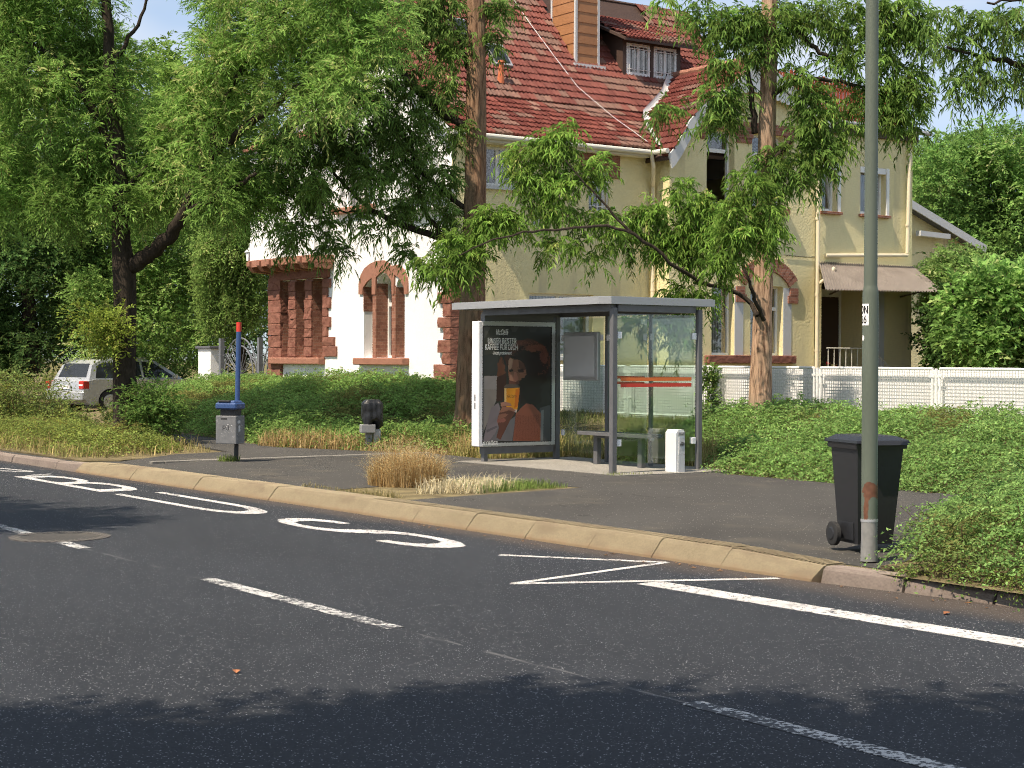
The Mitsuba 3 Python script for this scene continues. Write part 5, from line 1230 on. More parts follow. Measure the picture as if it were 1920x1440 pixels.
def leafy(P, D, L, K, ll, lw, droop, base, rng, fork=0.8, hang=0.0, tone=0.25, yellow=0.0, stem=(0.09, 0.06, 0.035), stemw=0.004, fold=0.22):
    """Twigs from P along D (lengths L), each with K leaves in two rows. Returns vertices, triangles, colours."""
    N = len(P); t = (np.arange(K) + 0.6) / K; t = t[None, :, None] * np.ones((N, 1, 1)) + rng.normal(size=(N, K, 1)) * 0.03
    Lr = L[:, None, None]
    q = P[:, None] + D[:, None] * Lr * t - UPZ * (droop * Lr * t * t)
    tan = unit(D[:, None] - UPZ * (2 * droop * t))
    side = unit(np.cross(tan, UPZ + 0.35 * rng.normal(size=(N, 1, 3)))) * np.where(np.arange(K) % 2, 1.0, -1.0)[None, :, None]
    ld = unit(tan * 0.75 + side * fork - UPZ * hang + 0.28 * rng.normal(size=(N, K, 3)))
    nrm = unit(UPZ + 0.55 * rng.normal(size=(N, K, 3)))
    w = unit(np.cross(ld, nrm)); up = np.cross(w, ld)
    s = (0.7 + 0.6 * rng.random((N, K, 1))); l, h = ll * s, lw * s * 0.5
    a = q; b = q + ld * l * 0.42 + w * h + up * h * fold * 2; c = q + ld * l - UPZ * (l * hang * 0.5); d = q + ld * l * 0.42 - w * h + up * h * fold * 2
    v = np.stack([a, b, c, d], 2).reshape(-1, 3); M = N * K; i = np.arange(M)[:, None] * 4
    f = np.vstack([i + [0, 1, 2], i + [0, 2, 3]])
    tw = np.exp(tone * rng.normal(size=(N, 1, 1))); lf = np.exp(0.16 * rng.normal(size=(N, K, 1)))
    yl = np.clip(rng.normal(size=(N, 1, 1)) * 0.5 + rng.normal(size=(N, K, 1)) * 0.3, 0, 2) * yellow
    col = 1.65 * np.asarray(base) * tw * lf * (1 - 0.2 * yl) + yl * np.array([0.12, 0.095, 0.01])
    cv = np.repeat(np.clip(col, 0.004, 0.6).reshape(-1, 3), 4, axis=0)
    if stemw:
        e = P + D * L[:, None] * 0.95 - UPZ * (droop * L[:, None] * 0.9); m = P + D * L[:, None] * 0.5 - UPZ * (droop * L[:, None] * 0.25)
        sw = unit(np.cross(D, UPZ + 0.3 * rng.normal(size=(N, 3)))) * stemw
        sv = np.stack([P - sw, P + sw, m + sw, m - sw, e], 1).reshape(-1, 3); j = np.arange(N)[:, None] * 5 + len(v)
        f = np.vstack([f, j + [0, 1, 2], j + [0, 2, 3], j + [3, 2, 4]]); v = np.vstack([v, sv]); cv = np.vstack([cv, np.tile(stem, (len(sv), 1))])
    return v, f, cv


class Leaves:
    def __init__(s): s.v, s.f, s.c, s.n = [], [], [], 0

    def add(s, vfc):
        v, f, c = vfc; s.v.append(v); s.f.append(f + s.n); s.c.append(c); s.n += len(v)
        return s

    def put(s, k, mat='m_leaf', **kw): return ent(k, (np.vstack(s.v), np.vstack(s.f)), mat, color=np.vstack(s.c), **kw)


def in_ball(n, rng):
    d = unit(rng.normal(size=(n, 3))); return d * (rng.random((n, 1)) ** 0.45), d


def clumps(Lv, cen, rad, per, ll, lw, K, Lm, droop, base, rng, **kw):
    """Leaf clumps: balls at cen (n, 3) with radii rad (n, 3 or scalar), per twigs in each."""
    for c, r in zip(cen, rad):
        n = max(3, int(per * (np.mean(r) / np.mean(rad)) ** 2)); o, d = in_ball(n, rng)
        D = unit(d * 0.8 + 0.5 * rng.normal(size=(n, 3)) + [0, 0, 0.15])
        Lv.add(leafy(c + o * r, D, Lm * (0.6 + 0.8 * rng.random(n)), K, ll, lw, droop, np.asarray(base) * np.exp(0.26 * rng.normal() - 0.03), rng, **kw))


def region_points(poly, Z0, dZ, n, rng, holes=(), zf=None):
    """n points spread through the slab of depth Z0 +- dZ that is seen inside the polygon."""
    g = sg.Polygon(poly); x0, y0, x1, y1 = g.bounds; out = []
    while len(out) < n:
        x, y = rng.uniform(x0, x1), rng.uniform(y0, y1)
        if g.contains(sg.Point(x, y)) and not any(h.contains(sg.Point(x, y)) for h in holes): out.append(atz(x, y, Z0 + dZ * rng.uniform(-1, 1) + (zf(x) if zf else 0)))
    return np.array(out)


def limb(m, pts, Z, r, rng, sides=9, n=6, wob=0.03):
    """A limb through sighted points (x, y[, dZ]) at depth Z, radius tapering from r[0] to r[1]."""
    P = np.array([atz(p[0], p[1], Z + (p[2] if len(p) > 2 else 0)) for p in pts]); t = np.linspace(0, len(P) - 1, (len(P) - 1) * n + 1)
    from scipy.interpolate import CubicSpline
    q = CubicSpline(np.arange(len(P)), P)(t) if len(P) > 2 else P[0] + (P[1] - P[0]) * t[:, None]
    q[1:-1] += rng.normal(size=(len(q) - 2, 3)) * wob * 0.5
    m.tube(q, np.interp(t, [0, t[-1]], r), sides)
    return q


def trunk_mesh(pts, r, rng, sides=22, ridge=0.10):
    """A fluted trunk through world points."""
    from scipy.interpolate import CubicSpline
    P = np.array(pts, float); z = np.linspace(P[0, 2], P[-1, 2], 60)
    xy = CubicSpline(P[:, 2], P[:, :2])(z); rr = np.interp(z, P[:, 2], r); g = np.arange(sides) * 2 * np.pi / sides
    gg, zz = np.meshgrid(g, z)
    nse = meshkit.fbm(np.stack([np.cos(gg) * 2.2, np.sin(gg) * 2.2, zz * 0.8], -1), 3, int(rng.integers(99))) - 0.5
    R = rr[:, None] * (1 + ridge * 2 * nse + 0.05 * np.sin(gg * 5 + zz * 0.7))
    v = np.stack([xy[:, :1] + R * np.cos(gg), xy[:, 1:] + R * np.sin(gg), zz], -1).reshape(-1, 3)
    i, j = np.meshgrid(np.arange(59), np.arange(sides), indexing='ij'); k = (j + 1) % sides
    return v, np.stack([i * sides + j, i * sides + k, (i + 1) * sides + k, (i + 1) * sides + j], -1).reshape(-1, 4)


# --- left street tree
rng = np.random.default_rng(101)
t1 = thing('street_tree', 'forked dark barked street tree with fine leaves left of the litter bin', 'tree'); ZT = 30.0
B = atz(235, 828, ZT)
f1 = atz(231, 500, ZT)
ent(t1 + '__trunk', trunk_mesh([(B[0], B[1], 0.05), (B[0], B[1], 0.4), tuple(atz(233, 650, ZT)), tuple(f1), tuple(atz(226, 440, ZT))], [0.30, 0.215, 0.195, 0.20, 0.15], rng), 'm_bark_dark', smooth=True)
for pts, r in (([(228, 470), (226, 400), (222, 300), (208, 150), (198, -40), (190, -200)], (0.17, 0.06)), ([(244, 500), (290, 468, -0.2), (335, 415, -0.6), (375, 330, -1.0), (430, 262, -1.5), (510, 200, -2.3), (600, 130, -3.1)], (0.155, 0.035)), ([(224, 330), (190, 235), (140, 150), (90, 100), (20, 60)], (0.10, 0.03)), ([(340, 405, -0.6), (380, 380, -1.0), (440, 350, -1.5), (480, 325, -1.9)], (0.07, 0.03)), ([(225, 380), (260, 330), (330, 270)], (0.06, 0.02)), ([(205, 130), (250, 60), (290, -30)], (0.05, 0.02)), ([(400, 290, -1.2), (440, 150, -1.6), (520, 40, -2.4), (560, -60, -2.8)], (0.07, 0.02))):
    m = MB(); limb(m, pts, ZT, r, rng); ent(t1 + '__limb', m, 'm_bark_dark', smooth=True)
cut = atz(194, 388, ZT - 0.4); ent(t1 + '__cut_branch', MB().tube([cut, cut + np.array([0.06, -0.10, 0.0])], 0.045, 10), 'm_pad')
Lv = Leaves()
crown1 = [(-60, -80), (205, -80), (222, 60), (250, 150), (300, 190), (355, 170), (385, 80), (385, -80), (735, -80), (745, 90), (700, 150), (640, 205), (560, 225), (520, 300), (490, 380), (440, 400), (390, 380), (340, 420), (270, 400), (190, 430), (110, 400), (60, 420), (-60, 430)]
gaps = [sg.Point(150, 215).buffer(26), sg.Point(60, 195).buffer(20), sg.Point(70, 372).buffer(28), sg.Point(290, 30).buffer(95), sg.Point(300, 110).buffer(50), sg.Point(238, 470).buffer(75), sg.Point(330, 420).buffer(35), sg.Point(460, 300).buffer(22), sg.Point(385, 200).buffer(14)]
fwd1 = lambda x: (0.5 if x < 300 else 0.2) - 4.0 * min(max((x - 280) / 420, 0), 1)                # the right limb leans out over the pavement
cen = region_points(crown1, ZT + 0.6, 1.8, 330, rng, gaps, fwd1)
clumps(Lv, cen, 0.24 + 0.26 * rng.random(len(cen)) ** 1.5, 52, 0.105, 0.025, 13, 0.32, 0.4, (0.160, 0.268, 0.066), rng, fork=0.75, hang=0.12, yellow=0.18)
Lv.put(t1 + '__crown')
# --- suckers and shrub round its foot
Lv = Leaves(); cen = region_points([(150, 590), (205, 560), (238, 620), (230, 670), (165, 640)], ZT - 0.35, 0.4, 22, rng)
clumps(Lv, cen, 0.2 + 0.12 * rng.random(len(cen)), 22, 0.06, 0.032, 9, 0.26, 0.3, (0.167, 0.225, 0.043), rng, yellow=0.9); Lv.put('trunk_shoots', label='leafy shoots climbing the lower trunk of the left street tree', cat='shrub')
Lv = Leaves(); cen = region_points([(250, 745), (270, 730), (315, 738), (330, 770), (320, 805), (255, 810)], ZT - 0.4, 0.4, 30, rng)
clumps(Lv, cen, 0.22 + 0.1 * rng.random(len(cen)), 24, 0.06, 0.034, 9, 0.26, 0.25, (0.094, 0.167, 0.043), rng, yellow=0.3); Lv.put('shrub', label='small dark leaved shrub at the right foot of the left street tree', cat='shrub')

# --- the two redwoods in front of the villa and one to the right of the picture
RW = dict(ll=0.115, lw=0.027, K=10, Lm=0.26, droop=0.55)


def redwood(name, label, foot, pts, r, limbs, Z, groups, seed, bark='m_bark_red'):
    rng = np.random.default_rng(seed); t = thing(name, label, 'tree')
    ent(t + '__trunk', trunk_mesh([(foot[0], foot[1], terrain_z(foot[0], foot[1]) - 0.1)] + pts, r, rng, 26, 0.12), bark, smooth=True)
    for p, rr in limbs: m = MB(); limb(m, p, Z, rr, rng, 7); ent(t + '__limb', m, 'm_bark_dark', smooth=True)
    Lv = Leaves()
    for blobs, per, base, yl, kw in groups:
        a = dict(RW); a.update(kw)
        for b in blobs:
            x, y, rx, ry = b[:4]; dz = b[4] if len(b) > 4 else 0
            n = max(2, int(rx * ry / 120)); sx = rx * FOCAL * 0 + Z / FOCAL
            o, _ = in_ball(n, rng); C = np.array([atz(x + rx * q[0] * 0.8, y + ry * q[1] * 0.8, Z + dz + (rx + ry) / 2 * sx * q[2]) for q in o])
            clumps(Lv, C, np.full(n, 0.13), per, a['ll'], a['lw'], a['K'], a['Lm'], a['droop'], base, rng, fork=0.75, hang=0.45, tone=0.22, yellow=yl)
    Lv.put(t + '__crown')
    return t


Z2, Z3 = 29.6, 26.8
dark = [(640, 120, 40, 40), (690, 110, 30, 40), (655, 175, 35, 30), (720, 160, 28, 34), (600, 230, 35, 30), (640, 260, 30, 30), (710, 250, 24, 40), (670, 400, 30, 24), (745, 260, 20, 40), (560, 270, 35, 35), (780, 300, 22, 40), (810, 270, 24, 30), (850, 210, 18, 30), (810, 110, 24, 30), (880, 60, 20, 30), (520, 270, 45, 45, 1.0), (560, 330, 50, 60, 0.5), (600, 280, 45, 50), (520, 370, 45, 40, 0.5), (590, 380, 50, 55), (545, 440, 55, 45), (620, 440, 30, 55), (500, 330, 30, 50, 1), (650, 300, 45, 60), (640, 220, 50, 40), (690, 260, 40, 60), (700, 340, 40, 60, -0.5), (740, 300, 35, 60), (730, 210, 40, 50), (760, 160, 40, 50), (680, 180, 40, 40), (770, 250, 35, 40), (745, 400, 45, 45), (790, 360, 35, 60), (760, 470, 30, 30), (830, 330, 35, 60), (830, 400, 35, 45), (800, 220, 40, 40), (830, 160, 40, 40), (740, 80, 40, 50), (800, 60, 45, 50), (850, 80, 35, 60), (830, 10, 60, 40), (930, 20, 45, 40), (920, 80, 25, 40), (860, 250, 30, 40), (640, 480, 14, 30), (600, 340, 40, 40, -1), (700, 430, 30, 20), (860, 470, 40, 40), (770, 20, 50, 40)]
redwood('redwood', 'tall redwood with reddish trunk in a shaded tone rising behind the poster case of the shelter', (-24.75, 16.5), [(-24.75, 16.5, 0.6), (-24.73, 16.5, 2.0), (-24.66, 16.52, 5.0), (-24.62, 16.5, 8.5), (-24.6, 16.5, 13.0)], [0.42, 0.28, 0.235, 0.185, 0.15, 0.08],
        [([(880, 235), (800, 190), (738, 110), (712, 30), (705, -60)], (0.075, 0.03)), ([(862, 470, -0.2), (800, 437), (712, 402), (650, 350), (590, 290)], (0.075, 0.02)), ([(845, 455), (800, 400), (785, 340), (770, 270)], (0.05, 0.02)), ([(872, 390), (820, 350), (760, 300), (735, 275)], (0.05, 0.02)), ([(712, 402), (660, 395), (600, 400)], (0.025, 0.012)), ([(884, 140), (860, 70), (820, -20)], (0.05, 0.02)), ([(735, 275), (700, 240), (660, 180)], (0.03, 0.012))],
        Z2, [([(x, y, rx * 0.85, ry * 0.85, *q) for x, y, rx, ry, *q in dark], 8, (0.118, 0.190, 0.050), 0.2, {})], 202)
lb3 = [(830, 510, 38, 30), (800, 490, 20, 16), (865, 475, 42, 38), (900, 430, 35, 32), (930, 395, 30, 26), (965, 410, 34, 24), (985, 300, 36, 26), (1030, 268, 30, 24), (1060, 285, 40, 26), (1090, 330, 32, 26), (1040, 345, 45, 26), (985, 340, 28, 22), (1128, 305, 14, 10), (1060, 240, 12, 12), (1050, 395, 40, 16), (1000, 385, 26, 16), (1105, 405, 32, 16), (1020, 465, 9, 28), (1045, 450, 10, 24), (1085, 460, 16, 16), (1125, 475, 12, 22), (1145, 420, 26, 16)]
mid3 = [(1195, 405, 32, 26), (1190, 450, 24, 26), (1235, 400, 32, 24), (1235, 460, 36, 30), (1275, 345, 18, 20), (1285, 385, 30, 30), (1325, 385, 26, 24), (1330, 430, 42, 36), (1300, 470, 40, 30), (1370, 390, 28, 34), (1380, 440, 36, 34), (1420, 430, 34, 34), (1440, 395, 18, 30), (1435, 460, 20, 16), (1350, 490, 36, 24), (1390, 330, 24, 18), (1405, 355, 28, 20), (1260, 440, 36, 30), (1300, 545, 34, 16), (1325, 560, 20, 14), (1255, 545, 24, 12), (1225, 600, 26, 18), (1265, 595, 26, 24), (1270, 635, 14, 14), (1195, 605, 12, 10)]
up3 = [(1308, 20, 26, 24), (1340, 60, 20, 46), (1350, 120, 18, 34), (1365, 30, 26, 30), (1385, 80, 18, 40), (1410, 30, 30, 36), (1440, 60, 22, 44), (1455, 20, 30, 24), (1415, 105, 16, 24), (1340, 190, 24, 30), (1368, 210, 22, 34), (1335, 238, 14, 14), (1382, 170, 14, 22), (1250, 200, 20, 12, 0.2), (1235, 215, 10, 10), (1245, 5, 20, 8), (1490, 150, 20, 24), (1520, 165, 22, 26), (1505, 205, 20, 34), (1535, 225, 20, 36), (1555, 190, 16, 28), (1515, 265, 26, 30), (1545, 285, 26, 34), (1570, 260, 14, 30), (1495, 300, 24, 24), (1465, 285, 24, 22), (1455, 330, 26, 30), (1500, 345, 20, 16), (1540, 330, 20, 16), (1470, 365, 18, 16), (1430, 300, 16, 18), (1480, 60, 22, 22), (1500, 30, 24, 24)]
far3 = [(1540, 20, 30, 24), (1575, 60, 24, 30), (1590, 110, 20, 34), (1560, 120, 16, 20), (1650, 20, 34, 26), (1640, 75, 30, 30), (1680, 60, 30, 30), (1660, 120, 30, 26), (1640, 165, 28, 26), (1680, 175, 34, 28), (1705, 145, 26, 28), (1715, 190, 22, 30), (1690, 220, 34, 24), (1650, 215, 26, 26), (1712, 245, 14, 16), (1595, 190, 14, 26), (1600, 240, 12, 24), (1720, 40, 28, 34), (1735, 90, 20, 28), (1700, 15, 30, 20), (1600, 20, 22, 24)]
br = (0.131, 0.217, 0.046)
redwood('redwood', 'redwood with flaking trunk in a sunlit pale tone in front of the mesh fence, its branches low', (-19.85, 18.85), [(-19.85, 18.85, 0.8), (-19.82, 18.85, 2.0), (-19.75, 18.85, 5.0), (-19.68, 18.85, 8.0), (-19.65, 18.85, 12.0)], [0.27, 0.195, 0.155, 0.138, 0.12, 0.06],
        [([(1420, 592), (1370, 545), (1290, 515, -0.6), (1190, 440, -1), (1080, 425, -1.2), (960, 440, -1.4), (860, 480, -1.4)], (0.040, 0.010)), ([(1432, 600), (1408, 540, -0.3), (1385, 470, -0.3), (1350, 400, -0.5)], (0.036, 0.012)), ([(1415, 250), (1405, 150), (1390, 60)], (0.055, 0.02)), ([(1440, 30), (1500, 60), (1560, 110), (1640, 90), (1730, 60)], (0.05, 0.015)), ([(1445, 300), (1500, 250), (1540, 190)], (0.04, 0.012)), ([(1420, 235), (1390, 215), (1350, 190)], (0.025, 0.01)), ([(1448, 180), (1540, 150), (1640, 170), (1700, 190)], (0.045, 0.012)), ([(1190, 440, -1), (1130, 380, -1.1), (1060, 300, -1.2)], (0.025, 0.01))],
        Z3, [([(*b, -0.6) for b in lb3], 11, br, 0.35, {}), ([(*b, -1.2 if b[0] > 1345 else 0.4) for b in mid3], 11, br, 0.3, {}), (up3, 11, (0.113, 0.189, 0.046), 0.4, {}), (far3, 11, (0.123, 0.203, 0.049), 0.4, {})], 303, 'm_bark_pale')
far4 = [(1770, 20, 16, 26), (1790, 65, 14, 30), (1822, 30, 11, 50), (1845, 60, 9, 34), (1868, 30, 12, 48), (1888, 70, 9, 40), (1910, 30, 14, 50), (1840, 105, 26, 9), (1895, 115, 24, 9), (1800, 108, 22, 8), (1785, 150, 9, 22), (1803, 175, 7, 26), (1835, 155, 9, 20), (1820, 135, 18, 10), (1862, 140, 7, 14), (1905, 165, 6, 30), (1760, 80, 12, 26), (1925, 120, 14, 16)]
p4 = atz(2300, 700, 23.0)
redwood('redwood', 'redwood outside the right edge, its branch reaching in at the top right', (p4[0], p4[1]), [(p4[0], p4[1], 1.0), (p4[0], p4[1], 3.0), (p4[0], p4[1], 6.0), (p4[0], p4[1], 9.0), (p4[0], p4[1], 12.0)], [0.34, 0.25, 0.21, 0.17, 0.12, 0.05], [([(2290, 240), (2100, 180), (1920, 125), (1850, 108), (1775, 88)], (0.07, 0.018)), ([(2290, 60), (2100, -20), (1950, -10), (1850, 5)], (0.05, 0.015))], 23.0, [(far4, 7, (0.105, 0.170, 0.046), 0.15, {'Lm': 0.24, 'droop': 0.9})], 404)

# --- trees and bushes behind
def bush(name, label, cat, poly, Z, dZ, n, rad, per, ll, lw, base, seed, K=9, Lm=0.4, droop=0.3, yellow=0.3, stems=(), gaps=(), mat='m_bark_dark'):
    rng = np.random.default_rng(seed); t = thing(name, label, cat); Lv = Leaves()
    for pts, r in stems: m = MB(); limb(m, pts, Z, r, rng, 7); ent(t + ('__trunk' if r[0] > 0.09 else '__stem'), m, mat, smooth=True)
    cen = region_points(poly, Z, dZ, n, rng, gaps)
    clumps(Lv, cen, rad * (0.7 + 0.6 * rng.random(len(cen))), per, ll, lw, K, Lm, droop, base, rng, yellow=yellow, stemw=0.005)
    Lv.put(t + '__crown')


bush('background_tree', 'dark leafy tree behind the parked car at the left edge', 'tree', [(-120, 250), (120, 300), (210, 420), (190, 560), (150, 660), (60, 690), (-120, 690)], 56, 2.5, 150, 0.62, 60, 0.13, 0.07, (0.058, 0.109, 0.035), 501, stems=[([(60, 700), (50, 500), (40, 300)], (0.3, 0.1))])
bush('background_tree', 'leafy green tree behind the silver car right of the dark one', 'tree', [(110, 300), (300, 330), (420, 380), (430, 520), (400, 630), (330, 690), (230, 680), (130, 670)], 54, 2.0, 170, 0.5, 60, 0.10, 0.055, (0.156, 0.256, 0.069), 502)
bush('background_tree', 'tree with hanging leaves beside the left end of the villa', 'tree', [(400, 330), (470, 300), (480, 480), (505, 520), (500, 560), (440, 610), (385, 600), (380, 450)], 50, 1.2, 70, 0.42, 60, 0.12, 0.045, (0.128, 0.200, 0.054), 503, droop=0.8, stems=[([(455, 700), (450, 560), (445, 400)], (0.15, 0.06))])
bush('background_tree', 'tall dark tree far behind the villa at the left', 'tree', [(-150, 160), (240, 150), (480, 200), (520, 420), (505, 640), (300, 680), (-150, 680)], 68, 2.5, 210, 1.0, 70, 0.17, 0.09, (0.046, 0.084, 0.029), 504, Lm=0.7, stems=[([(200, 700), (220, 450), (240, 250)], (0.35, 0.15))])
bush('background_tree', 'high pale leaved tree showing behind the top of the street tree', 'tree', [(270, 150), (300, 80), (340, 110), (360, 200), (320, 260), (270, 240)], 52, 1.0, 22, 0.45, 40, 0.14, 0.08, (0.154, 0.245, 0.057), 505)
bush('background_tree', 'broad round green tree behind the villa at the right edge', 'tree', [(1715, 330), (1740, 300), (1770, 285), (1820, 262), (1850, 250), (1900, 275), (1960, 270), (2000, 420), (1960, 520), (1800, 520), (1720, 440)], 60, 3.0, 150, 0.75, 70, 0.13, 0.075, (0.134, 0.233, 0.064), 506, Lm=0.5, stems=[([(1850, 700), (1850, 500), (1840, 350)], (0.3, 0.1))])
bush('background_tree', 'slim bright tree between the annex and the round tree', 'tree', [(1712, 300), (1740, 270), (1750, 330), (1740, 400), (1712, 400)], 62, 1.0, 16, 0.55, 50, 0.13, 0.075, (0.178, 0.294, 0.075), 507, stems=[([(1730, 700), (1728, 500), (1730, 320)], (0.2, 0.08))])
bush('dogwood_bush', 'tall bush with big bright leaves behind the mesh fence at the right', 'bush', [(1785, 540), (1830, 510), (1860, 540), (1900, 520), (1990, 540), (1990, 690), (1900, 650), (1840, 680), (1810, 640), (1790, 620)], 37.5, 1.2, 100, 0.36, 24, 0.15, 0.085, (0.151, 0.268, 0.071), 508, K=8, Lm=0.45, stems=[([(1800, 720), (1795, 620), (1780, 520)], (0.05, 0.02)), ([(1850, 720), (1850, 620), (1870, 540)], (0.05, 0.02))])
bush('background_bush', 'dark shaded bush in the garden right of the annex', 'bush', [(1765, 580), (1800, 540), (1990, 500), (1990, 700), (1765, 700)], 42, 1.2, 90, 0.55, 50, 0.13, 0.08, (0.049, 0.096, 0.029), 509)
bush('background_bush', 'pointed leaved green bush growing against the gable of the neighbour house', 'bush', [(1750, 500), (1780, 480), (1840, 490), (1860, 570), (1800, 600), (1752, 590)], 44, 0.8, 60, 0.36, 45, 0.13, 0.05, (0.168, 0.262, 0.080), 510, droop=0.7)
bush('weed_bush', 'tangled half dry weeds and brambles at the left edge before the parked car', 'bush', [(-80, 705), (20, 700), (85, 730), (112, 772), (228, 776), (232, 800), (-80, 830)], 35, 1.2, 85, 0.22, 22, 0.07, 0.03, (0.135, 0.185, 0.055), 512, K=9, Lm=0.45, yellow=1.3)
bush('weed_bush', 'thin dry stalks standing before the rear of the parked car', 'bush', [(60, 690), (150, 700), (200, 760), (190, 790), (80, 790)], 34.5, 0.6, 8, 0.15, 5, 0.05, 0.018, (0.15, 0.175, 0.06), 513, K=8, Lm=0.7, yellow=1.6)
bush('ivy', 'small ivy plant climbing the mesh fence left of its post', 'ivy', [(1322, 690), (1342, 688), (1340, 745), (1334, 790), (1326, 790), (1324, 740)], 29.6, 0.06, 26, 0.09, 9, 0.055, 0.045, (0.102, 0.167, 0.043), 511, K=5, Lm=0.14)

# --- planted ground cover on the bank: arching twigs with small leaves
def cover(label, poly, n, hgt, ll, K, L, base, seed, yellow=0.4, zf=None, edge=0.5, name='ground_cover', extra=None):
    rng = np.random.default_rng(seed); g = sg.Polygon(poly); x0, y0, x1, y1 = g.bounds; P = []
    while len(P) < n:
        q = np.stack([rng.uniform(x0, x1, 4000), rng.uniform(y0, y1, 4000)], 1); P += list(q[shapely.contains_xy(g, q[:, 0], q[:, 1])])
    P = np.array(P[:n]); d = shapely.distance(g.exterior, shapely.points(P))
    mound = meshkit.fbm(np.stack([P[:, 0] * 0.8, P[:, 1] * 0.8, 0 * P[:, 0]], 1), 3, seed)
    h = hgt * (0.35 + 1.1 * mound) * np.clip(d / edge, 0.15, 1) ** 0.7
    z = (terrain_z(P[:, 0], P[:, 1]) if zf is None else zf(P[:, 0], P[:, 1])) + h * (0.25 + 0.75 * rng.random(n) ** 0.6)
    a = rng.uniform(0, 2 * np.pi, n); el = rng.uniform(0.1, 1.0, n)
    sp = rng.random(n) < 0.06; el = np.where(sp, 1.6, el); L = L * np.where(sp, 1.55, 1.0)
    D = unit(np.stack([np.cos(a), np.sin(a) - 0.25, el], 1)); tint = 1 + 0.5 * (meshkit.fbm(np.stack([P[:, 0] * 1.7, P[:, 1] * 1.7, 0 * a + 4], 1), 3, seed + 5) - 0.5)
    Lv = Leaves(); v, f, c = leafy(np.column_stack([P, z]), D, L * (0.6 + 0.8 * rng.random(n)), K, ll, ll * 0.52, 0.75, base, rng, fork=1.0, tone=0.2, yellow=yellow, stemw=0.003)
    if extra is not None: Lv.add(leafy(*extra, K, ll, ll * 0.52, 0.3, base, rng, fork=1.0, yellow=0.8))
    m = len(P) * K * 4; c[:m] *= np.repeat(tint, K * 4)[:, None]; dry = np.repeat(np.clip((meshkit.fbm(np.stack([P[:, 0] * 1.1, P[:, 1] * 1.1, 0 * a + 9], 1), 4, seed + 8) - 0.62) * 9, 0, 0.7), K * 4)[:, None]; c[:m] = c[:m] * (1 - dry) + dry * np.array([0.24, 0.19, 0.07])
    Lv.add((v, f, c)); Lv.put(name, label=label, kind='stuff', cat='ground cover')


cover('dense green ground cover on the bank right of the shelter', [(-17.3, 15.5), (-16.1, 15.3), (-14.7, 15.25), (-13.2, 15.0), (-12.3, 15.15), (-3, 15.2), (-3, 19.95), (-21.6, 19.95), (-21.0, 18.0), (-18.3, 16.6)], 15500, 0.42, 0.052, 12, 0.40, (0.150, 0.250, 0.075), 601)
cover('dense green ground cover on the bank in front of the white villa wall', [(-36, 14.2), (-32, 14.2), (-29.2, 13.9), (-26, 13.45), (-24.1, 14.1), (-22.7, 14.8), (-23.2, 16.2), (-25.6, 17.8), (-28.6, 19.9), (-40, 19.85), (-40, 18), (-37.5, 16)], 14500, 0.46, 0.058, 11, 0.42, (0.150, 0.245, 0.068), 602)
cover('mound of small leaved ground cover at the right beside the lamp post', [(-8.55, 9.55), (-7.6, 9.5), (-4.5, 9.8), (-4, 12.6), (-10.6, 12.8), (-9.9, 11.3), (-8.9, 10.5)], 6800, 0.66, 0.034, 16, 0.36, (0.150, 0.255, 0.078), 603, zf=lambda u, v: np.full(np.shape(u), 0.13), edge=0.8, extra=(np.array([at(1760, 985, 1, 9.6), at(1730, 1000, 1, 9.58), at(1790, 905, 1, 11.5)]), unit(np.array([at(1620, 962, 1, 9.55) - at(1760, 985, 1, 9.6), at(1640, 985, 1, 9.6) - at(1730, 1000, 1, 9.58), [-0.7, -0.2, 0.35]])), np.array([0.62, 0.42, 0.5])))
cover('sparse green weeds along the old kerb stones at the right', [(-8.4, 9.32), (-7.8, 9.42), (-6, 9.5), (-4.5, 9.6), (-4.5, 9.85), (-6, 9.8), (-7.6, 9.7), (-8.4, 9.5)], 420, 0.14, 0.024, 10, 0.18, (0.145, 0.210, 0.052), 604, zf=lambda u, v: np.full(np.shape(u), 0.09), edge=0.1)
cover('weedy ground cover round the foot of the left street tree', [(-44, 9.5), (-31, 9.5), (-25.0, 9.6), (-25.3, 11.2), (-28.4, 12.2), (-34, 12.4), (-44, 12.5)], 6500, 0.36, 0.05, 10, 0.34, (0.152, 0.196, 0.052), 605, yellow=1.0, zf=lambda u, v: np.full(np.shape(u), 0.13))
cover('tall tangled weeds at the left edge in front of the parked car', [(-48, 12.6), (-38, 12.6), (-36, 13.6), (-40, 15), (-48, 15.5)], 1500, 0.3, 0.06, 11, 0.4, (0.167, 0.196, 0.058), 606, yellow=1.2, zf=lambda u, v: terrain_z(u, v))


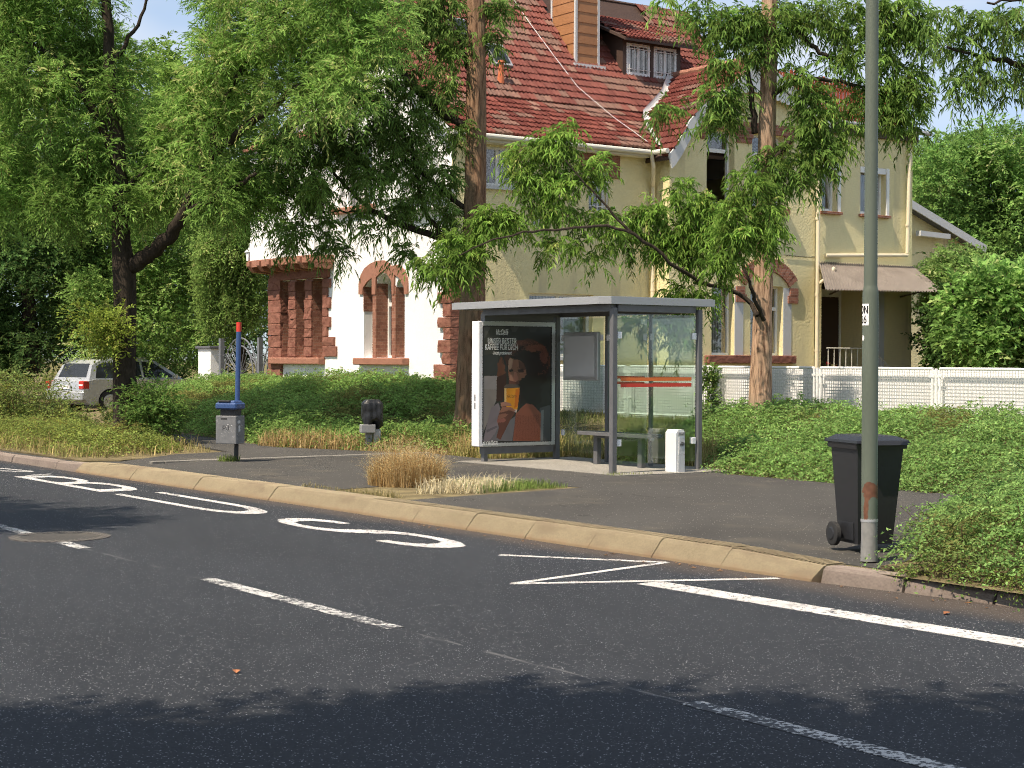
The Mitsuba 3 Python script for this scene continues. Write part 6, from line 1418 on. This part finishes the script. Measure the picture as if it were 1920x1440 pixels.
# --- grasses
def grass(name, label, poly, n, h, w, cols, seed, lean=0.5, z0=0.13, heads=False, zf=None, cat='grass', patchy=True, dome=None):
    rng = np.random.default_rng(seed); g = sg.Polygon(poly) if not hasattr(poly, 'geom_type') else poly; x0, y0, x1, y1 = g.bounds; P = []
    while len(P) < n:
        q = np.stack([rng.uniform(x0, x1, 2000), rng.uniform(y0, y1, 2000)], 1); P += list(q[shapely.contains_xy(g, q[:, 0], q[:, 1])])
    P = np.array(P[:n]); pn = meshkit.fbm(np.stack([P[:, 0] * 1.3, P[:, 1] * 1.3, 0 * P[:, 0] + seed], 1), 3, seed) - 0.5; ok = pn > -0.16 + 0.2 * rng.normal(size=n) if patchy else pn > -9; P, pn = P[ok], pn[ok]; n = len(P); z = np.full(n, z0) if zf is None else zf(P[:, 0], P[:, 1]); a = rng.uniform(0, 2 * np.pi, n)
    d = np.stack([np.cos(a), np.sin(a), 0 * a], 1); H_ = (h * (0.35 + 0.85 * rng.random(n) ** 1.3) * (1 + (1.6 * pn if patchy else 0 * pn)))[:, None]; k = (lean * rng.random(n))[:, None]
    if dome is not None:
        rd = np.linalg.norm(P - dome, axis=1) / 0.46; H_ = H_ * (1.05 - 0.4 * rd ** 2)[:, None]; ra = np.arctan2(P[:, 1] - dome[1], P[:, 0] - dome[0]) + rng.normal(size=n) * 1.2; d = np.where(rng.random((n, 1)) < 0.5, np.stack([np.cos(ra), np.sin(ra), 0 * ra], 1), d)
    b = np.column_stack([P, z]); s = np.stack([-d[:, 1], d[:, 0], 0 * a], 1) * w
    m = b + d * H_ * k * 0.35 + UPZ * H_ * 0.6; e = b + d * H_ * k * 1.1 + UPZ * H_ * (1 - 0.35 * k)
    v = np.stack([b - s, b + s, m + s * 0.8, m - s * 0.8, e], 1).reshape(-1, 3); i = np.arange(n)[:, None] * 5
    f = np.vstack([i + [0, 1, 2], i + [0, 2, 3], i + [3, 2, 4]])
    t = rng.random((n, 1)); c = np.array(cols[0]) * (1 - t) + np.array(cols[1]) * t; c = np.repeat(c * np.exp(0.2 * rng.normal(size=(n, 1))), 5, axis=0)
    Lv = Leaves().add((v, f, c))
    if heads:
        D = unit(e - m); Lv.add(leafy(e - D * 0.04, D, np.full(n, 0.07), 4, 0.016, 0.004, 0.3, np.array(cols[1]) * 0.6, rng, stemw=0))
    Lv.put(name, 'm_grass', label=label, kind='stuff', cat=cat)


straw = ((0.36, 0.225, 0.085), (0.60, 0.46, 0.24))
tc = at(762, 908, 2, 0.16)[:2]; tuft = sg.Point(tc).buffer(0.46)
grass('dry_grass', 'tall tuft of dry straw coloured grass growing in the pavement', tuft, 3600, 0.50, 0.0035, straw, 701, 0.65, 0.14, True, patchy=False, dome=tc)
grass('dry_grass', 'flattened bleached grass beside the tall straw tuft', [(-16.5, 10.5), (-16.0, 9.9), (-15.65, 10.6), (-16.0, 11.3), (-16.6, 11.2)], 900, 0.22, 0.004, ((0.5, 0.42, 0.24), (0.66, 0.60, 0.42)), 702, 1.6, 0.14, patchy=False)
grass('green_grass', 'short green grass in the soil patch of the pavement', [(-17.2, 10.9), (-15.7, 10.6), (-15.85, 12.0), (-17.3, 11.6)], 2600, 0.09, 0.004, ((0.116, 0.203, 0.043), (0.232, 0.290, 0.087)), 703, 0.8, 0.14)
grass('green_grass', 'thin yellow green grass along the back of the tan kerb', [(-17.8, 9.36), (-15.6, 9.42), (-15.6, 9.55), (-17.8, 9.55)], 700, 0.08, 0.003, ((0.18, 0.17, 0.06), (0.42, 0.34, 0.17)), 704, 1.0, 0.14)
grass('dry_grass', 'dry grass strip along the foot of the left bank', [(-26.4, 13.1), (-24.2, 13.8), (-22.8, 14.4), (-22.0, 15.2), (-23.6, 15.5), (-25.6, 15.0), (-27.0, 14.0)], 7000, 0.34, 0.006, ((0.36, 0.25, 0.10), (0.55, 0.42, 0.22)), 705, 0.8, 0.14, zf=terrain_z)
grass('dry_grass', 'dry and green grass behind and below the poster case', [(-22.6, 14.6), (-21.0, 14.4), (-20.9, 15.8), (-17.6, 15.9), (-18.4, 16.6), (-20.4, 17.2), (-24.4, 17.2), (-23.0, 16.2)], 9500, 0.34, 0.006, ((0.232, 0.275, 0.072), (0.52, 0.40, 0.19)), 706, 0.8, 0.10, zf=terrain_z)
grass('green_grass', 'short mixed grass on the slope below the mesh fence behind the shelter', [(-18.4, 16.6), (-21.2, 18.0), (-21.7, 19.9), (-28.5, 19.9), (-25.4, 17.5), (-24.0, 16.8)], 9000, 0.13, 0.006, ((0.12, 0.19, 0.05), (0.40, 0.34, 0.16)), 711, 0.9, 0.10, zf=terrain_z)
grass('dry_grass', 'yellowed verge grass round the left street tree', [(-36, 9.15), (-25.0, 9.2), (-24.6, 9.6), (-25.2, 11.8), (-28.5, 12.4), (-36, 12.4)], 9000, 0.26, 0.006, ((0.217, 0.246, 0.072), (0.50, 0.38, 0.18)), 707, 0.9, 0.13)
grass('green_grass', 'tuft of grass at the foot of the blue post', sg.Point(-22.6, 10.8).buffer(0.16), 220, 0.09, 0.004, ((0.116, 0.189, 0.043), (0.217, 0.261, 0.072)), 708, 1.0, 0.155)
grass('green_grass', 'small grass tuft at the near post of the shelter', [(-17.35, 13.62), (-17.05, 13.62), (-17.05, 14.3), (-17.15, 14.3)], 260, 0.06, 0.003, ((0.145, 0.217, 0.058), (0.26, 0.26, 0.10)), 709, 1.0, 0.16)
grass('dry_grass', 'withered tuft behind the far end of the shelter', [(-17.3, 15.35), (-17.0, 15.35), (-17.0, 15.7), (-17.3, 15.7)], 160, 0.2, 0.005, ((0.2, 0.15, 0.08), (0.4, 0.3, 0.18)), 710, 0.9, 0.14)

# --- street trees on the near side: out of view, they shade the road
def shade_tree(label, targets, seed, zc, foot, per=46, rad=0.55):
    rng = np.random.default_rng(seed); t = thing('near_tree', label, 'tree')
    C = np.array([sun_up(g, zc + rng.uniform(-1.3, 1.3)) for g in targets]); c0 = C.mean(0)
    ent(t + '__trunk', MB().tube([(*foot, 0), (foot[0], foot[1], 3), tuple(c0 - [0, 0, 1.5]), tuple(c0 + [0, 0, 1])], [0.24, 0.18, 0.12, 0.04], 10), 'm_bark_dark', smooth=True)
    Lv = Leaves(); clumps(Lv, C, rad * (0.7 + 0.6 * rng.random(len(C))), per, 0.16, 0.075, 8, 0.5, 0.3, (0.116, 0.189, 0.043), rng, stemw=0); Lv.put(t + '__crown')


def ground_region(poly, n, rng): return [p for p in (lambda q: q)(np.array([at(x, y, 2, 0) for x, y in rand_in(poly, n, rng)]))]


def rand_in(poly, n, rng):
    g = sg.Polygon(poly); x0, y0, x1, y1 = g.bounds; o = []
    while len(o) < n:
        x, y = rng.uniform(x0, x1), rng.uniform(y0, y1)
        if g.contains(sg.Point(x, y)): o.append((x, y))
    return o


r_ = np.random.default_rng(801)
shade_tree('leafy street tree on the near pavement left of the camera', ground_region([(-300, 1390), (200, 1380), (480, 1360), (700, 1385), (760, 1500), (600, 1700), (-500, 1700)], 74, r_), 802, 8.0, (-8.5, -1.2))
shade_tree('leafy street tree on the near pavement beside the camera', ground_region([(560, 1370), (760, 1345), (980, 1345), (1180, 1345), (1330, 1375), (1250, 1500), (1300, 1700), (650, 1700)], 58, r_), 803, 8.0, (-4.2, -1.2))
shade_tree('leafy street tree on the near pavement right of the camera', ground_region([(1230, 1440), (1480, 1375), (1700, 1365), (1950, 1360), (2200, 1380), (2300, 1700), (1250, 1700)], 50, r_), 804, 8.0, (0.8, -1.2))
shade_tree('young street tree far along the near pavement', ground_region([(-260, 930), (40, 945), (190, 962), (230, 975), (60, 990), (-300, 985)], 26, r_), 805, 7.0, (-19, -0.2), 40, 0.5)

# dead leaves and grit gathered along the edges of the pavement
r_ = np.random.default_rng(901); m = MB()
for i in range(150):
    w = i % 3
    if w == 0: u = r_.uniform(-16.5, -10); q = np.array([u, 15.1 - abs(r_.normal()) * 0.12, 0.163])
    elif w == 1: u = r_.uniform(-26, -22); q = np.array([u, np.interp(u, [-26, -24, -22], [13.1, 13.85, 14.4]) - abs(r_.normal()) * 0.12, 0.163])
    else: u = r_.uniform(-15, -5); q = np.array([u, float(kerb_v(u)) - 0.2 - abs(r_.normal()) * 0.1, 0.004])
    v = np.array([[-1, 0, 0.1], [0, -0.45, 0.3], [1, 0, 0.15], [0, 0.45, 0.35]]) * r_.uniform(0.012, 0.032)
    m.add(v @ rz(r_.uniform(0, 6)).T + q, [[0, 1, 2, 3]], np.array([0.26, 0.13, 0.05]) * r_.uniform(0.4, 1.3))
ent('leaf_litter', m, 'm_vc', color=m.cols(), label='small dead leaves and grit along the kerb and the planting edges', kind='stuff', cat='leaf litter')
